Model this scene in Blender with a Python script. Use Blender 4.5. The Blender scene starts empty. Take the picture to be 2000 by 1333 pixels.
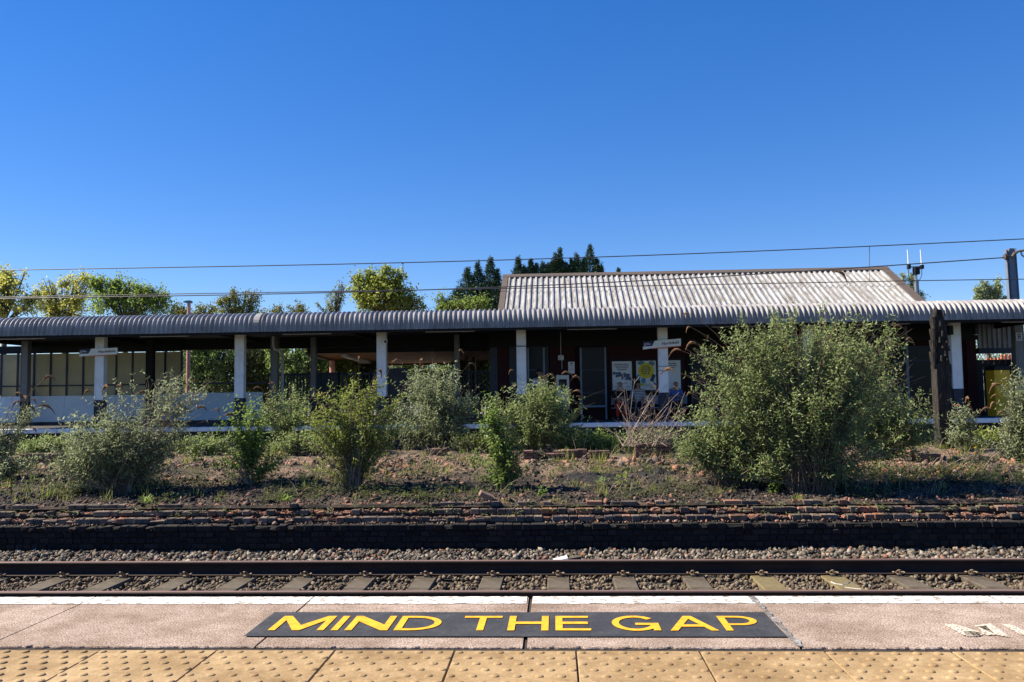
import bpy, bmesh, math, random
import numpy as np
from mathutils import Vector, Matrix, noise as mnoise
R = math.radians
scene = bpy.context.scene
COL = scene.collection

# ------------------------------------------------------------------ camera
EYE = .961
F_PX, PITCH, ROLL, YAW = 1640.4, R(3.706), R(-.7526), R(2.8685)
_cy, _sy = math.cos(YAW), math.sin(YAW)
FW = Vector((-_sy*math.cos(PITCH), _cy*math.cos(PITCH), math.sin(PITCH)))
_rt = Vector((_cy, _sy, 0)); _up = _rt.cross(FW)
RT = _rt*math.cos(ROLL) + _up*math.sin(ROLL)
UP = -_rt*math.sin(ROLL) + _up*math.cos(ROLL)
CAM = Vector((0, 0, EYE))
cd = bpy.data.cameras.new('camera'); cam = bpy.data.objects.new('camera', cd); COL.objects.link(cam)
cd.sensor_width = 36; cd.lens = F_PX/2000*36; cd.clip_end = 6000; cd.clip_start = .05
mt = Matrix((RT, UP, -FW)).transposed().to_4x4(); mt.translation = CAM
cam.matrix_world = mt
scene.camera = cam

# ------------------------------------------------------------------ sky, sun, exposure
SUN_EL, SUN_AZ = R(44), R(-84)          # azimuth from +Y (beyond the station) towards -X (left)
sdir = Vector((math.sin(SUN_AZ)*math.cos(SUN_EL), math.cos(SUN_AZ)*math.cos(SUN_EL), math.sin(SUN_EL)))
sd = bpy.data.lights.new('sun', 'SUN'); sd.energy = 5.0; sd.angle = R(.53); sd.color = (1, .90, .74)
so = bpy.data.objects.new('sun', sd); COL.objects.link(so)
so.rotation_euler = sdir.to_track_quat('Z', 'Y').to_euler(); so.location = (-20, 20, 30)
w = bpy.data.worlds.new('World'); scene.world = w; w.use_nodes = True
nt = w.node_tree
sky = nt.nodes.new('ShaderNodeTexSky'); sky.sky_type = 'NISHITA'; sky.sun_disc = False
sky.sun_elevation = SUN_EL; sky.sun_rotation = SUN_AZ
sky.air_density = .8; sky.dust_density = 0.0; sky.ozone_density = 4.0; sky.altitude = 0
hs = nt.nodes.new('ShaderNodeHueSaturation'); hs.inputs['Saturation'].default_value = 1.54; hs.inputs['Hue'].default_value = .516
gm = nt.nodes.new('ShaderNodeGamma'); gm.inputs['Gamma'].default_value = .72
nt.links.new(sky.outputs[0], gm.inputs['Color']); nt.links.new(gm.outputs[0], hs.inputs['Color'])
bg = nt.nodes['Background']; bg.inputs['Strength'].default_value = .12
nt.links.new(hs.outputs[0], bg.inputs['Color'])
scene.view_settings.view_transform = 'Standard'; scene.view_settings.look = 'None'
scene.view_settings.exposure = 1.15; scene.view_settings.gamma = 1

# ------------------------------------------------------------------ helpers
def ray(px, py):
    return FW + RT*((px-1000)/F_PX) + UP*((666.5-py)/F_PX)
def at(px, py, Y):                      # point of the photograph at distance Y from the camera
    d = ray(px, py); return CAM + d*(Y/d.y)
def atz(px, py, Z):
    d = ray(px, py); return CAM + d*((Z-EYE)/d.z)
rnd = random.Random(7)
U = rnd.uniform

def tag(o, label=None, cat=None, group=None, kind=None):
    if label: o['label'] = label
    if cat: o['category'] = cat
    if group: o['group'] = group
    if kind: o['kind'] = kind
    return o
def thing(name, loc, label, cat, group=None, rz=0):
    o = bpy.data.objects.new(name, None); COL.objects.link(o); o.empty_display_size = .2
    o.location = loc; o.rotation_euler = (0, 0, rz)
    return tag(o, label, cat, group)
WORLD = {}
def wloc(o):
    v = Vector(o.location)
    while o.parent: o = o.parent; v += Vector(o.location)
    return v

class MB:
    def __init__(s): s.v = []; s.f = []; s.m = []
    def quad(s, a, b, c, d, m=0):
        i = len(s.v); s.v += [tuple(a), tuple(b), tuple(c), tuple(d)]; s.f.append((i, i+1, i+2, i+3)); s.m.append(m)
    def tri(s, a, b, c, m=0):
        i = len(s.v); s.v += [tuple(a), tuple(b), tuple(c)]; s.f.append((i, i+1, i+2)); s.m.append(m)
    def hexa(s, P, m=0):                # 8 corners: bottom ring then top ring
        i = len(s.v); s.v += [tuple(p) for p in P]
        for q in ((3,2,1,0), (4,5,6,7), (0,1,5,4), (1,2,6,5), (2,3,7,6), (3,0,4,7)):
            s.f.append(tuple(i+k for k in q)); s.m.append(m)
    def box(s, x0, x1, y0, y1, z0, z1, m=0, jit=0):
        P = [(x0,y0,z0), (x1,y0,z0), (x1,y1,z0), (x0,y1,z0), (x0,y0,z1), (x1,y0,z1), (x1,y1,z1), (x0,y1,z1)]
        if jit: P = [(a+U(-jit,jit), b+U(-jit,jit), c+U(-jit,jit)) for a, b, c in P]
        s.hexa(P, m)
    def bbox(s, x0, x1, y0, y1, z0, z1, b=.01, m=0, jit=0):   # bevelled box
        xs = (x0, x0+b, x1-b, x1); ys = (y0, y0+b, y1-b, y1); zs = (z0, z0+b, z1-b, z1)
        rings = [((x0+b, x1-b, y0+b, y1-b), z0), ((x0, x1, y0, y1), z0+b), ((x0, x1, y0, y1), z1-b), ((x0+b, x1-b, y0+b, y1-b), z1)]
        base = len(s.v)
        for (a0, a1, b0, b1), z in rings:
            c = b if (a0, a1) == (x0, x1) else 0
            pts = [(a0+c, b0), (a1-c, b0), (a1, b0+c), (a1, b1-c), (a1-c, b1), (a0+c, b1), (a0, b1-c), (a0, b0+c)]
            s.v += [(p[0]+U(-jit, jit), p[1]+U(-jit, jit), z+U(-jit, jit)) for p in pts]
        for k in range(3):
            for j in range(8):
                i0 = base+k*8+j; i1 = base+k*8+(j+1) % 8
                s.f.append((i0, i1, i1+8, i0+8)); s.m.append(m)
        s.f.append(tuple(base+j for j in range(7, -1, -1))); s.m.append(m)
        s.f.append(tuple(base+24+j for j in range(8))); s.m.append(m)
    def tube(s, pts, rad, n=6, cap=True, m=0):
        pts = [Vector(p) for p in pts]
        if not hasattr(rad, '__len__'): rad = [rad]*len(pts)
        i0 = len(s.v); prev = None
        for k, p in enumerate(pts):
            t = (pts[min(k+1, len(pts)-1)] - pts[max(k-1, 0)])
            if t.length < 1e-9: t = Vector((0, 0, 1))
            t.normalize()
            if prev is None:
                a = t.cross(Vector((0, 0, 1)) if abs(t.z) < .9 else Vector((1, 0, 0))); a.normalize()
            else:
                a = prev - t*prev.dot(t)
                if a.length < 1e-6: a = t.cross(Vector((1, 0, 0)))
                a.normalize()
            prev = a; b = t.cross(a)
            for j in range(n):
                an = 2*math.pi*j/n
                s.v.append(tuple(p + (a*math.cos(an) + b*math.sin(an))*rad[k]))
        for k in range(len(pts)-1):
            for j in range(n):
                q = i0+k*n; s.f.append((q+j, q+(j+1) % n, q+n+(j+1) % n, q+n+j)); s.m.append(m)
        if cap:
            s.f.append(tuple(i0+j for j in range(n-1, -1, -1))); s.m.append(m)
            q = i0+(len(pts)-1)*n; s.f.append(tuple(q+j for j in range(n))); s.m.append(m)
    def prism(s, prof, axis, a0, a1, m=0):   # prof: 2D outline, swept along axis x / y / z
        n = len(prof); i = len(s.v)
        for a in (a0, a1):
            for p, q in prof:
                s.v.append((a, p, q) if axis == 'x' else (p, a, q) if axis == 'y' else (p, q, a))
        for j in range(n):
            s.f.append((i+j, i+(j+1) % n, i+n+(j+1) % n, i+n+j)); s.m.append(m)
        s.f.append(tuple(i+j for j in range(n-1, -1, -1))); s.m.append(m)
        s.f.append(tuple(i+n+j for j in range(n))); s.m.append(m)
    def build(s, name, mat, parent=None, origin=None, smooth=False, fixn=False):
        me = bpy.data.meshes.new(name)
        off = wloc(parent) if parent else Vector(origin or (0, 0, 0))
        v = np.array(s.v, dtype=np.float64).reshape(-1, 3) - np.array(off)
        me.from_pydata(v.tolist(), [], s.f)
        for mm in (mat if isinstance(mat, (list, tuple)) else [mat]): me.materials.append(mm)
        if any(s.m): me.polygons.foreach_set('material_index', s.m)
        if smooth: me.polygons.foreach_set('use_smooth', [True]*len(s.f))
        if fixn:
            bm = bmesh.new(); bm.from_mesh(me); bmesh.ops.recalc_face_normals(bm, faces=bm.faces); bm.to_mesh(me); bm.free()
        me.update()
        o = bpy.data.objects.new(name, me); COL.objects.link(o)
        if parent: o.parent = parent
        else: o.location = off
        return o

_bevel_cache = {}
def M(name, ramp, scale=4, detail=8, rough=.8, bump=0, bscale=40, island=0, metal=0, spec=.3, stretch=None, rough2=None, transl=0, distort=0, stain=None):
    m = bpy.data.materials.new(name); m.use_nodes = True
    t = m.node_tree; N = t.nodes; L = t.links
    b = N['Principled BSDF']
    b.inputs['Roughness'].default_value = rough; b.inputs['Metallic'].default_value = metal
    b.inputs['Specular IOR Level'].default_value = spec
    tc = N.new('ShaderNodeTexCoord'); mp = N.new('ShaderNodeMapping')
    L.new(tc.outputs['Object'], mp.inputs[0])
    if stretch: mp.inputs['Scale'].default_value = stretch
    nz = N.new('ShaderNodeTexNoise'); nz.inputs['Scale'].default_value = scale; nz.inputs['Detail'].default_value = detail
    nz.inputs['Distortion'].default_value = distort
    nz.inputs['Roughness'].default_value = .65
    L.new(mp.outputs[0], nz.inputs['Vector'])
    fac = nz.outputs['Fac']
    if island:
        g = N.new('ShaderNodeNewGeometry'); mx = N.new('ShaderNodeMix'); mx.data_type = 'FLOAT'
        mx.inputs[0].default_value = island
        L.new(fac, mx.inputs[2]); L.new(g.outputs['Random Per Island'], mx.inputs[3]); fac = mx.outputs[0]
    cr = N.new('ShaderNodeValToRGB'); e = cr.color_ramp.elements
    while len(e) < len(ramp): e.new(.5)
    for k, (p, c) in enumerate(ramp): e[k].position = p; e[k].color = (*c, 1)
    L.new(fac, cr.inputs[0])
    class _O: pass
    outc = cr.outputs[0]
    for (ss, lo, tint) in (stain or ()):
        n3 = N.new('ShaderNodeTexNoise'); n3.inputs['Scale'].default_value = ss; n3.inputs['Detail'].default_value = 7; n3.inputs['Distortion'].default_value = .6
        L.new(mp.outputs[0], n3.inputs['Vector'])
        r3 = N.new('ShaderNodeValToRGB'); r3.color_ramp.elements[0].position = .36; r3.color_ramp.elements[1].position = .58
        r3.color_ramp.elements[0].color = (lo*tint[0], lo*tint[1], lo*tint[2], 1); r3.color_ramp.elements[1].color = (1,1,1,1)
        L.new(n3.outputs['Fac'], r3.inputs[0])
        m3 = N.new('ShaderNodeMix'); m3.data_type = 'RGBA'; m3.blend_type = 'MULTIPLY'; m3.inputs[0].default_value = 1
        L.new(outc, m3.inputs[6]); L.new(r3.outputs[0], m3.inputs[7]); outc = m3.outputs[2]
    L.new(outc, b.inputs['Base Color'])
    if rough2 is not None:
        mr = N.new('ShaderNodeMapRange'); mr.inputs[1].default_value = .3; mr.inputs[2].default_value = .7
        mr.inputs[3].default_value = rough; mr.inputs[4].default_value = rough2
        L.new(nz.outputs['Fac'], mr.inputs[0]); L.new(mr.outputs[0], b.inputs['Roughness'])
    if bump:
        n2 = N.new('ShaderNodeTexNoise'); n2.inputs['Scale'].default_value = bscale; n2.inputs['Detail'].default_value = 6
        L.new(mp.outputs[0], n2.inputs['Vector'])
        bp = N.new('ShaderNodeBump'); bp.inputs['Strength'].default_value = bump; bp.inputs['Distance'].default_value = .02
        L.new(n2.outputs['Fac'], bp.inputs['Height']); L.new(bp.outputs[0], b.inputs['Normal'])
    if transl:
        tr = N.new('ShaderNodeBsdfTranslucent'); ms = N.new('ShaderNodeMixShader'); ms.inputs[0].default_value = transl
        L.new(outc, tr.inputs[0]); L.new(b.outputs[0], ms.inputs[1]); L.new(tr.outputs[0], ms.inputs[2])
        L.new(ms.outputs[0], N['Material Output'].inputs[0])
    m['ramp'] = cr.name
    return m
def P(name, c, rough=.7, metal=0, spec=.3, var=.12, scale=6, bump=0, bscale=60, **k):   # near-plain paint with slight wear
    d = tuple(max(0, x*(1-var)) for x in c); l = tuple(min(1, x*(1+var)) for x in c)
    return M(name, [(.3, d), (.7, l)], scale=scale, rough=rough, metal=metal, spec=spec, bump=bump, bscale=bscale, **k)
def text_mesh(txt, mat, name, parent, size=1, offset=0, extrude=0, fn=None):
    cu = bpy.data.curves.new(name, 'FONT'); cu.body = txt; cu.size = size; cu.offset = offset; cu.extrude = extrude
    cu.align_x = 'LEFT'; cu.resolution_u = 6
    o = bpy.data.objects.new(name, cu); COL.objects.link(o)
    me = bpy.data.meshes.new_from_object(o.evaluated_get(bpy.context.evaluated_depsgraph_get()))
    COL.objects.unlink(o); bpy.data.objects.remove(o); bpy.data.curves.remove(cu)
    me.name = name; me.materials.clear(); me.materials.append(mat)
    if fn:
        v = np.empty(len(me.vertices)*3); me.vertices.foreach_get('co', v); v = v.reshape(-1, 3)
        v = fn(v); me.vertices.foreach_set('co', v.ravel()); me.update()
    oo = bpy.data.objects.new(name, me); COL.objects.link(oo)
    if parent: oo.parent = parent
    return oo
def copy_tree(o, parent=None):
    c = o.copy(); COL.objects.link(c)
    if parent: c.parent = parent
    for ch in list(o.children): copy_tree(ch, c)
    return c

# ------------------------------------------------------------------ materials
m_slab = M('pink_concrete', [(.34, (.10,.075,.06)), (.44, (.28,.21,.17)), (.53, (.42,.33,.275)), (.63, (.68,.57,.48))], scale=150, detail=5, rough=.95, bump=.12, bscale=160, spec=.1, stain=((1.3,.72,(1,.97,.94)), (5,.8,(1,.96,.92)), (17,.86,(1,.98,.96)), (60,.86,(1,1,1))))
m_joint = P('joint_dirt', (.038,.030,.023), rough=1, scale=60, var=.5)
m_tact = M('buff_concrete', [(.3, (.32,.215,.105)), (.5, (.40,.28,.145)), (.7, (.465,.335,.185))], scale=5, rough=.85, bump=.1, bscale=140, spec=.2, stain=((1.1,.8,(1,.96,.92)), (3.2,.8,(1,.97,.94)), (14,.82,(1,.97,.94)), (90,.82,(1,1,1))))
m_black_sheet = M('sign_sheet', [(.3, (.022,.024,.028)), (.7, (.042,.044,.05))], scale=60, rough=.8, bump=.15, bscale=300, stain=((9,1.5,(1,.97,.92)),))
m_yellow_vinyl = M('yellow_lettering', [(.3, (.74,.36,.016)), (.7, (.84,.43,.022))], scale=40, rough=.7, stain=((30,.82,(1,.95,.9)),))
m_rail = M('rusty_rail', [(.3, (.022,.014,.011)), (.6, (.042,.026,.019)), (.8, (.065,.04,.028))], scale=14, rough=.75, spec=.3, stretch=(.2,1,1))
m_railtop = M('rail_head', [(.3, (.20,.125,.10)), (.7, (.30,.20,.17))], scale=9, rough=.45, metal=.35, stretch=(.08,3,1))
m_sleeper = M('sleeper_concrete', [(.3, (.075,.06,.043)), (.7, (.125,.105,.078))], scale=9, rough=.95, bump=.4, bscale=90, stain=((5,.65,(1,.95,.88)),))
m_sleeper_y = M('sleeper_lichen', [(.3, (.12,.095,.045)), (.7, (.19,.15,.075))], scale=9, rough=.95, bump=.4, bscale=90)
m_clip = P('rusty_clip', (.2,.15,.1), rough=.7, metal=.2, var=.35, scale=50)
m_chalk = P('chalk', (.5,.47,.42), rough=1)
m_ballast = M('ballast_stone', [(0, (.026,.021,.016)), (.4, (.088,.072,.055)), (.65, (.17,.145,.113)), (.84, (.31,.27,.215)), (.9, (.25,.115,.07)), (1, (.20,.09,.055))], scale=30, rough=.95, island=.85, bump=.4, bscale=90)
m_ballast_b = M('brown_ballast_stone', [(0, (.05,.036,.024)), (.4, (.12,.09,.06)), (.8, (.20,.155,.105)), (1, (.26,.21,.15))], scale=30, rough=.95, island=.85, bump=.4, bscale=90)
m_bed = M('ballast_bed', [(.3, (.03,.026,.022)), (.7, (.10,.09,.078))], scale=30, rough=1, bump=1, bscale=40)
m_brick = M('weathered_brick', [(0, (.06,.05,.044)), (.45, (.14,.112,.092)), (.66, (.21,.16,.125)), (.76, (.25,.14,.095)), (.92, (.34,.16,.10)), (1, (.26,.13,.09))], scale=16, rough=.9, island=.8, bump=.7, bscale=45, stain=((9,.6,(1,.96,.9)),))
m_broken = M('broken_brick', [(0, (.07,.05,.04)), (.4, (.17,.105,.075)), (.7, (.30,.145,.09)), (1, (.38,.20,.125))], scale=30, rough=.95, island=.75, bump=.9, bscale=45)
m_brick_dark = M('shade_black_brick', [(0, (.010,.009,.008)), (.5, (.019,.017,.016)), (.85, (.03,.025,.022)), (1, (.05,.034,.027))], scale=16, rough=.9, island=.75, bump=.5, bscale=60)  # dark brick, with the shade on the wall faces put into its colour
m_brick_brown = M('brown_brick', [(0, (.10,.065,.05)), (.5, (.15,.09,.065)), (1, (.21,.12,.085))], scale=16, rough=.9, island=.7, bump=.5, bscale=60)
m_mortar = P('mortar', (.035,.03,.026), rough=1, var=.4, scale=30)
m_rubble = M('brick_rubble', [(0, (.04,.036,.033)), (.3, (.11,.085,.07)), (.5, (.24,.19,.15)), (.68, (.26,.125,.08)), (.88, (.36,.175,.11)), (1, (.34,.27,.21))], scale=30, rough=.95, island=.9, bump=.5, bscale=80)
m_earth = M('waste_ground', [(.34, (.010,.009,.008)), (.45, (.026,.022,.017)), (.56, (.06,.046,.034)), (.66, (.12,.08,.058)), (.76, (.10,.082,.06))], scale=2.6, detail=10, rough=1, bump=1, bscale=26)
def _two_zone():
    m = m_earth; t = m.node_tree; N = t.nodes; L = t.links; b = N['Principled BSDF']; old = b.inputs['Base Color'].links[0].from_socket
    tc = N.new('ShaderNodeTexCoord'); sp = N.new('ShaderNodeSeparateXYZ'); L.new(tc.outputs['Object'], sp.inputs[0])
    n = N.new('ShaderNodeTexNoise'); n.inputs['Scale'].default_value = 1.1; n.inputs['Detail'].default_value = 8; L.new(tc.outputs['Object'], n.inputs['Vector'])
    ma = N.new('ShaderNodeMath'); ma.operation = 'MULTIPLY_ADD'; ma.inputs[1].default_value = 4.5; L.new(n.outputs['Fac'], ma.inputs[0]); L.new(sp.outputs['Y'], ma.inputs[2])
    mr = N.new('ShaderNodeMapRange'); mr.inputs[1].default_value = 15.6; mr.inputs[2].default_value = 16.5; L.new(ma.outputs[0], mr.inputs[0])
    n2 = N.new('ShaderNodeTexNoise'); n2.inputs['Scale'].default_value = 3.2; n2.inputs['Detail'].default_value = 10; n2.inputs['Roughness'].default_value = .7; L.new(tc.outputs['Object'], n2.inputs['Vector'])
    cr = N.new('ShaderNodeValToRGB'); e = cr.color_ramp.elements
    for q in range(3): e.new(.5)
    for k, (p, c) in enumerate(((.36, (.035,.028,.02)), (.45, (.095,.075,.05)), (.54, (.17,.12,.082)), (.61, (.25,.14,.10)), (.72, (.27,.225,.165)))): e[k].position = p; e[k].color = (*c, 1)
    L.new(n2.outputs['Fac'], cr.inputs[0]); mx = N.new('ShaderNodeMix'); mx.data_type = 'RGBA'
    L.new(mr.outputs[0], mx.inputs[0]); L.new(old, mx.inputs[6]); L.new(cr.outputs[0], mx.inputs[7]); L.new(mx.outputs[2], b.inputs['Base Color'])
_two_zone()
m_gravel = M('waste_gravel', [(0, (.012,.012,.011)), (.45, (.035,.031,.028)), (.72, (.09,.073,.058)), (.88, (.22,.105,.07)), (1, (.27,.25,.21))], scale=30, rough=1, island=.9)
m_shade_char = M('shade_and_char_black', [(.3, (.012,.012,.013)), (.7, (.04,.038,.036))], scale=20, rough=1, bump=1, bscale=40)  # colour carries the shade of ground hollows; also used for the charred lump
m_white_coping = M('white_coping', [(.25, (.45,.43,.42)), (.42, (.72,.71,.71)), (.7, (.82,.81,.80))], scale=7, rough=.7)
m_sheet = M('grey_sheeting', [(.3, (.20,.20,.205)), (.55, (.30,.30,.305)), (.75, (.41,.405,.40))], scale=2.6, rough=.5, spec=.5, stretch=(1.5,.6,.6), stain=((1.1,.75,(1,.97,.95)), (16,.85,(1,.93,.88))))
m_roof = M('whitened_sheeting', [(.30, (.15,.135,.12)), (.42, (.27,.262,.25)), (.52, (.39,.395,.40)), (.72, (.48,.495,.51))], scale=2.4, detail=10, rough=.7, stretch=(5,.6,.6), distort=.4, stain=((.5,.85,(1,.98,.95)), (6,.78,(1,.94,.88))))
m_trim = P('brown_trim', (.105,.082,.068), rough=.7)
m_navy = P('navy_paint', (.010,.014,.032), rough=.45, spec=.4)
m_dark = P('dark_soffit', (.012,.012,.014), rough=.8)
m_white = M('white_paint', [(.25, (.56,.55,.52)), (.5, (.74,.73,.70)), (.8, (.80,.79,.77))], scale=3, rough=.45, spec=.4)
m_grey_post = P('grey_post', (.17,.17,.175), rough=.5)
m_lightgrey = P('fitting_grey', (.55,.55,.54), rough=.5)
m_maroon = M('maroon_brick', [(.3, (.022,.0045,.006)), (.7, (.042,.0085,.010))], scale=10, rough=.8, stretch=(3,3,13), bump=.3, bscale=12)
m_blueframe = P('pale_blue_frame', (.16,.22,.28), rough=.5)
m_glass = P('dark_glass', (.008,.010,.016), rough=.25, spec=.15)
m_panel = M('frosted_panel', [(.3, (.46,.41,.25)), (.7, (.58,.52,.34))], scale=1.4, rough=.5, transl=.45)
m_hoard = P('pale_blue_panel', (.55,.63,.70), rough=.5, var=.05, scale=2)
m_blue_fence = P('blue_fence', (.014,.03,.055), rough=.5)
m_soffit = M('timber_soffit', [(.3, (.15,.062,.026)), (.7, (.25,.115,.05))], scale=3, rough=.6, stretch=(.5,9,1))
m_pink = P('pink_pole', (.62,.30,.22), rough=.55)
m_poster_white = P('poster_paper', (.72,.74,.74), rough=.4, var=.03)
m_ink = P('poster_ink', (.05,.07,.10), rough=.5)
m_slate = P('poster_slate', (.09,.12,.20), rough=.5, var=.5, scale=30)
m_teal = P('poster_teal', (.10,.26,.32), rough=.5, var=.3, scale=12)
m_pyellow = P('poster_yellow', (.68,.56,.02), rough=.5)
m_purple = P('sign_purple', (.018,.012,.06), rough=.4)
m_orange = P('orange_line', (.70,.16,.05), rough=.5)
m_ycab = P('yellow_cabinet', (.80,.45,.025), rough=.5, var=.1, scale=3)
m_wood = M('weathered_timber', [(.3, (.010,.009,.008)), (.5, (.026,.022,.018)), (.72, (.085,.07,.055))], scale=5, rough=.95, stretch=(6,6,.7), bump=.7, bscale=14)
m_wire = P('wire', (.045,.045,.055), rough=.5)
m_steel = P('mast_steel', (.16,.19,.24), rough=.55, metal=.1)
m_steel_l = P('galvanised', (.42,.43,.45), rough=.5, metal=.2)
m_black = P('black_plastic', (.014,.014,.016), rough=.6)
m_asphalt = P('asphalt', (.055,.053,.05), rough=.95, var=.4, scale=40)
m_grassland = M('grassland', [(.3, (.035,.055,.015)), (.7, (.09,.11,.035))], scale=.3, rough=1)
m_pinkbrick = M('pink_brickwork', [(.3, (.33,.17,.13)), (.7, (.44,.25,.20))], scale=6, rough=.9)
m_litter = P('dirty_white', (.66,.65,.62), rough=.8)
def leafmat(name, ramp, transl=.45, rough=.55):
    return M(name, ramp, scale=1.3, detail=3, rough=rough, island=.6, spec=.35, transl=transl)
m_bud = leafmat('buddleia_leaf', [(.1, (.085,.125,.035)), (.45, (.22,.29,.095)), (.72, (.33,.40,.16)), (.95, (.48,.52,.28))])
m_bud_g = leafmat('greygreen_leaf', [(.1, (.10,.13,.055)), (.45, (.25,.30,.15)), (.72, (.37,.42,.24)), (.95, (.53,.56,.37))])
m_bud_y = leafmat('yellowgreen_leaf', [(.1, (.10,.14,.022)), (.45, (.23,.29,.05)), (.75, (.34,.385,.085)), (.95, (.46,.46,.14))])
m_bright = leafmat('bright_leaf', [(.1, (.07,.13,.022)), (.5, (.19,.28,.055)), (.85, (.30,.39,.10)), (1, (.46,.44,.13))])
m_darkleaf = leafmat('dark_leaf', [(.1, (.04,.06,.018)), (.5, (.095,.125,.035)), (.9, (.20,.22,.075))])
m_grass = leafmat('grass_blade', [(.1, (.12,.16,.025)), (.45, (.24,.29,.055)), (.75, (.36,.36,.11)), (1, (.50,.42,.23))])
m_stem = P('shrub_stem', (.13,.09,.06), rough=.9, var=.35, scale=9)
m_dry = M('dry_stem', [(.3, (.26,.19,.14)), (.7, (.42,.33,.26))], scale=6, rough=.9)
m_panicle = M('dead_flower', [(.3, (.17,.085,.04)), (.7, (.33,.19,.105))], scale=40, rough=1, bump=1, bscale=120)
m_bark = P('bark', (.10,.08,.06), rough=.95, var=.4, bump=.6, bscale=12)
m_t_yellow = leafmat('spring_gold_leaf', [(.1, (.30,.32,.06)), (.5, (.50,.50,.10)), (.9, (.66,.62,.20))], transl=.55)
m_t_green = leafmat('spring_green_leaf', [(.1, (.11,.18,.03)), (.5, (.24,.33,.065)), (.9, (.37,.45,.12))], transl=.5)
m_t_maple = leafmat('maple_leaf', [(.1, (.16,.20,.03)), (.5, (.33,.38,.07)), (.9, (.46,.50,.14))], transl=.5)
m_t_olive = leafmat('olive_leaf', [(.1, (0.101,0.126,0.030)), (.5, (0.218,0.235,0.050)), (.9, (0.370,0.336,0.084))], transl=.3)
m_t_con = leafmat('cypress_spray', [(.1, (0.018,0.042,0.022)), (.5, (0.044,0.088,0.042)), (.9, (0.097,0.150,0.067))], transl=.1)
m_t_pop = leafmat('poplar_leaf', [(.1, (0.164,0.218,0.091)), (.5, (0.309,0.364,0.164)), (.9, (0.473,0.510,0.255))], transl=.35)
m_hedge = leafmat('hedge_leaf', [(.1, (0.068,0.125,0.026)), (.45, (0.160,0.251,0.058)), (.8, (0.362,0.454,0.114)), (1, (0.680,0.772,0.227))], transl=.3)
m_skin = P('skin', (.42,.25,.18), rough=.6)
m_hair_d = P('dark_hair', (.015,.011,.009), rough=.6)
m_hair_g = P('grey_hair', (.22,.20,.18), rough=.6)

# ================================================================== SETTING
XL, XR = -34., 40.
FY = 26.0                     # far platform edge
FZ = at(1170, 826, FY).z      # far platform level
mb = MB(); mb.quad((-2500,-600,-1.6), (2500,-600,-1.6), (2500,4000,-1.6), (-2500,4000,-1.6)); tag(mb.build('ground', m_grassland), kind='structure')
mb = MB(); mb.box(XL, XR, 4.2, 11.6, -1.59, -1.15); tag(mb.build('track_bed', m_bed), kind='structure')
mb = MB(); mb.box(XL, XR, 18.2, 26.3, -1.592, -1.2); tag(mb.build('far_track_bed', m_bed), kind='structure')

# --- near platform
mb = MB(); mb.box(XL, XR, -6, 4.06, -1.55, -.06); tag(mb.build('platform', m_brick_dark), kind='structure')
TE = 3.25; TW = .46; TXJ = .065
EDGE = 4.095
mb = MB(); cuts = [atz(x, y, 0).x for x, y in ((165,1177), (607,1172), (1033,1180), (1467,1165), (1937,1168))]
cuts = [cuts[0]-2*1.07, cuts[0]-1.07] + cuts + [cuts[-1]+1.07, cuts[-1]+2.14]
def slab_edge(n, amp, seed):
    r = random.Random(seed); return [r.uniform(-amp, amp)*(2.5 if r.random() < .12 else 1) for _ in range(n)]
for k in range(len(cuts)-1):
    x0, x1 = cuts[k]+.0045, cuts[k+1]-.0045
    if abs(cuts[k]-cuts[4]) < .01: x0 += .008
    n = 60; back = slab_edge(n+1, .004, k); front = slab_edge(n+1, .0025, 50+k)
    dz = U(-.0006, .0006)
    i0 = len(mb.v)
    for j in range(n+1):
        x = x0+(x1-x0)*j/n
        c = 0
        if j in (0, n): c = .004 if abs(cuts[k+(1 if j else 0)]-cuts[4]) > .01 else .012
        yb = TE+.024+abs(back[j])*2; yf = EDGE-abs(front[j])-c
        for (y, z) in ((yb, -.07), (yb, -.004), (yb+.004, dz), (yf-.012, dz), (yf, -.014), (yf, -.07)): mb.v.append((x, y, z))
    for j in range(n):
        for q in range(5):
            a = i0+j*6+q; mb.f.append((a, a+6, a+7, a+1)); mb.m.append(0)
    for e in (0, n):
        a = i0+e*6; mb.f.append(tuple(a+q for q in range(6))); mb.m.append(0)
tag(mb.build('platform_paving', m_slab, fixn=True), kind='structure')
mb = MB(); mb.box(XL, XR, TE-.1, EDGE-.03, -.09, -.008); tag(mb.build('paving_bed', m_joint), kind='structure')
# worn white line along the edge
def worn(name, c, slabc, thr0, thr1, scale):
    m = M(name, [(thr0, slabc), (thr1, c), (1, c)], scale=scale, detail=6, rough=.8, stretch=(.5,1,1), bump=.4, bscale=120); return m
m_wline = worn('worn_white_paint', (.82,.80,.75), (.30,.26,.22), .445, .51, 42)
mb = MB()
for k in range(len(cuts)-1):
    x0, x1 = cuts[k]+.0035, cuts[k+1]-.0035
    if abs(cuts[k]-cuts[4]) < .01: x0 += .012
    if abs(cuts[k+1]-cuts[4]) < .01: x1 -= .008
    n = 40; i0 = len(mb.v)
    for j in range(n+1):
        x = x0+(x1-x0)*j/n
        mb.v.append((x, EDGE-.152+U(-.003,.003), .0024)); mb.v.append((x, EDGE-.016, .0024)); mb.v.append((x, EDGE+.0035, -.013)); mb.v.append((x, EDGE+.0035, -.05))
    for j in range(n):
        for q in range(3):
            a = i0+j*4+q; mb.f.append((a, a+4, a+5, a+1)); mb.m.append(0)
tag(mb.build('edge_line', m_wline, fixn=True), kind='structure')
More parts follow.
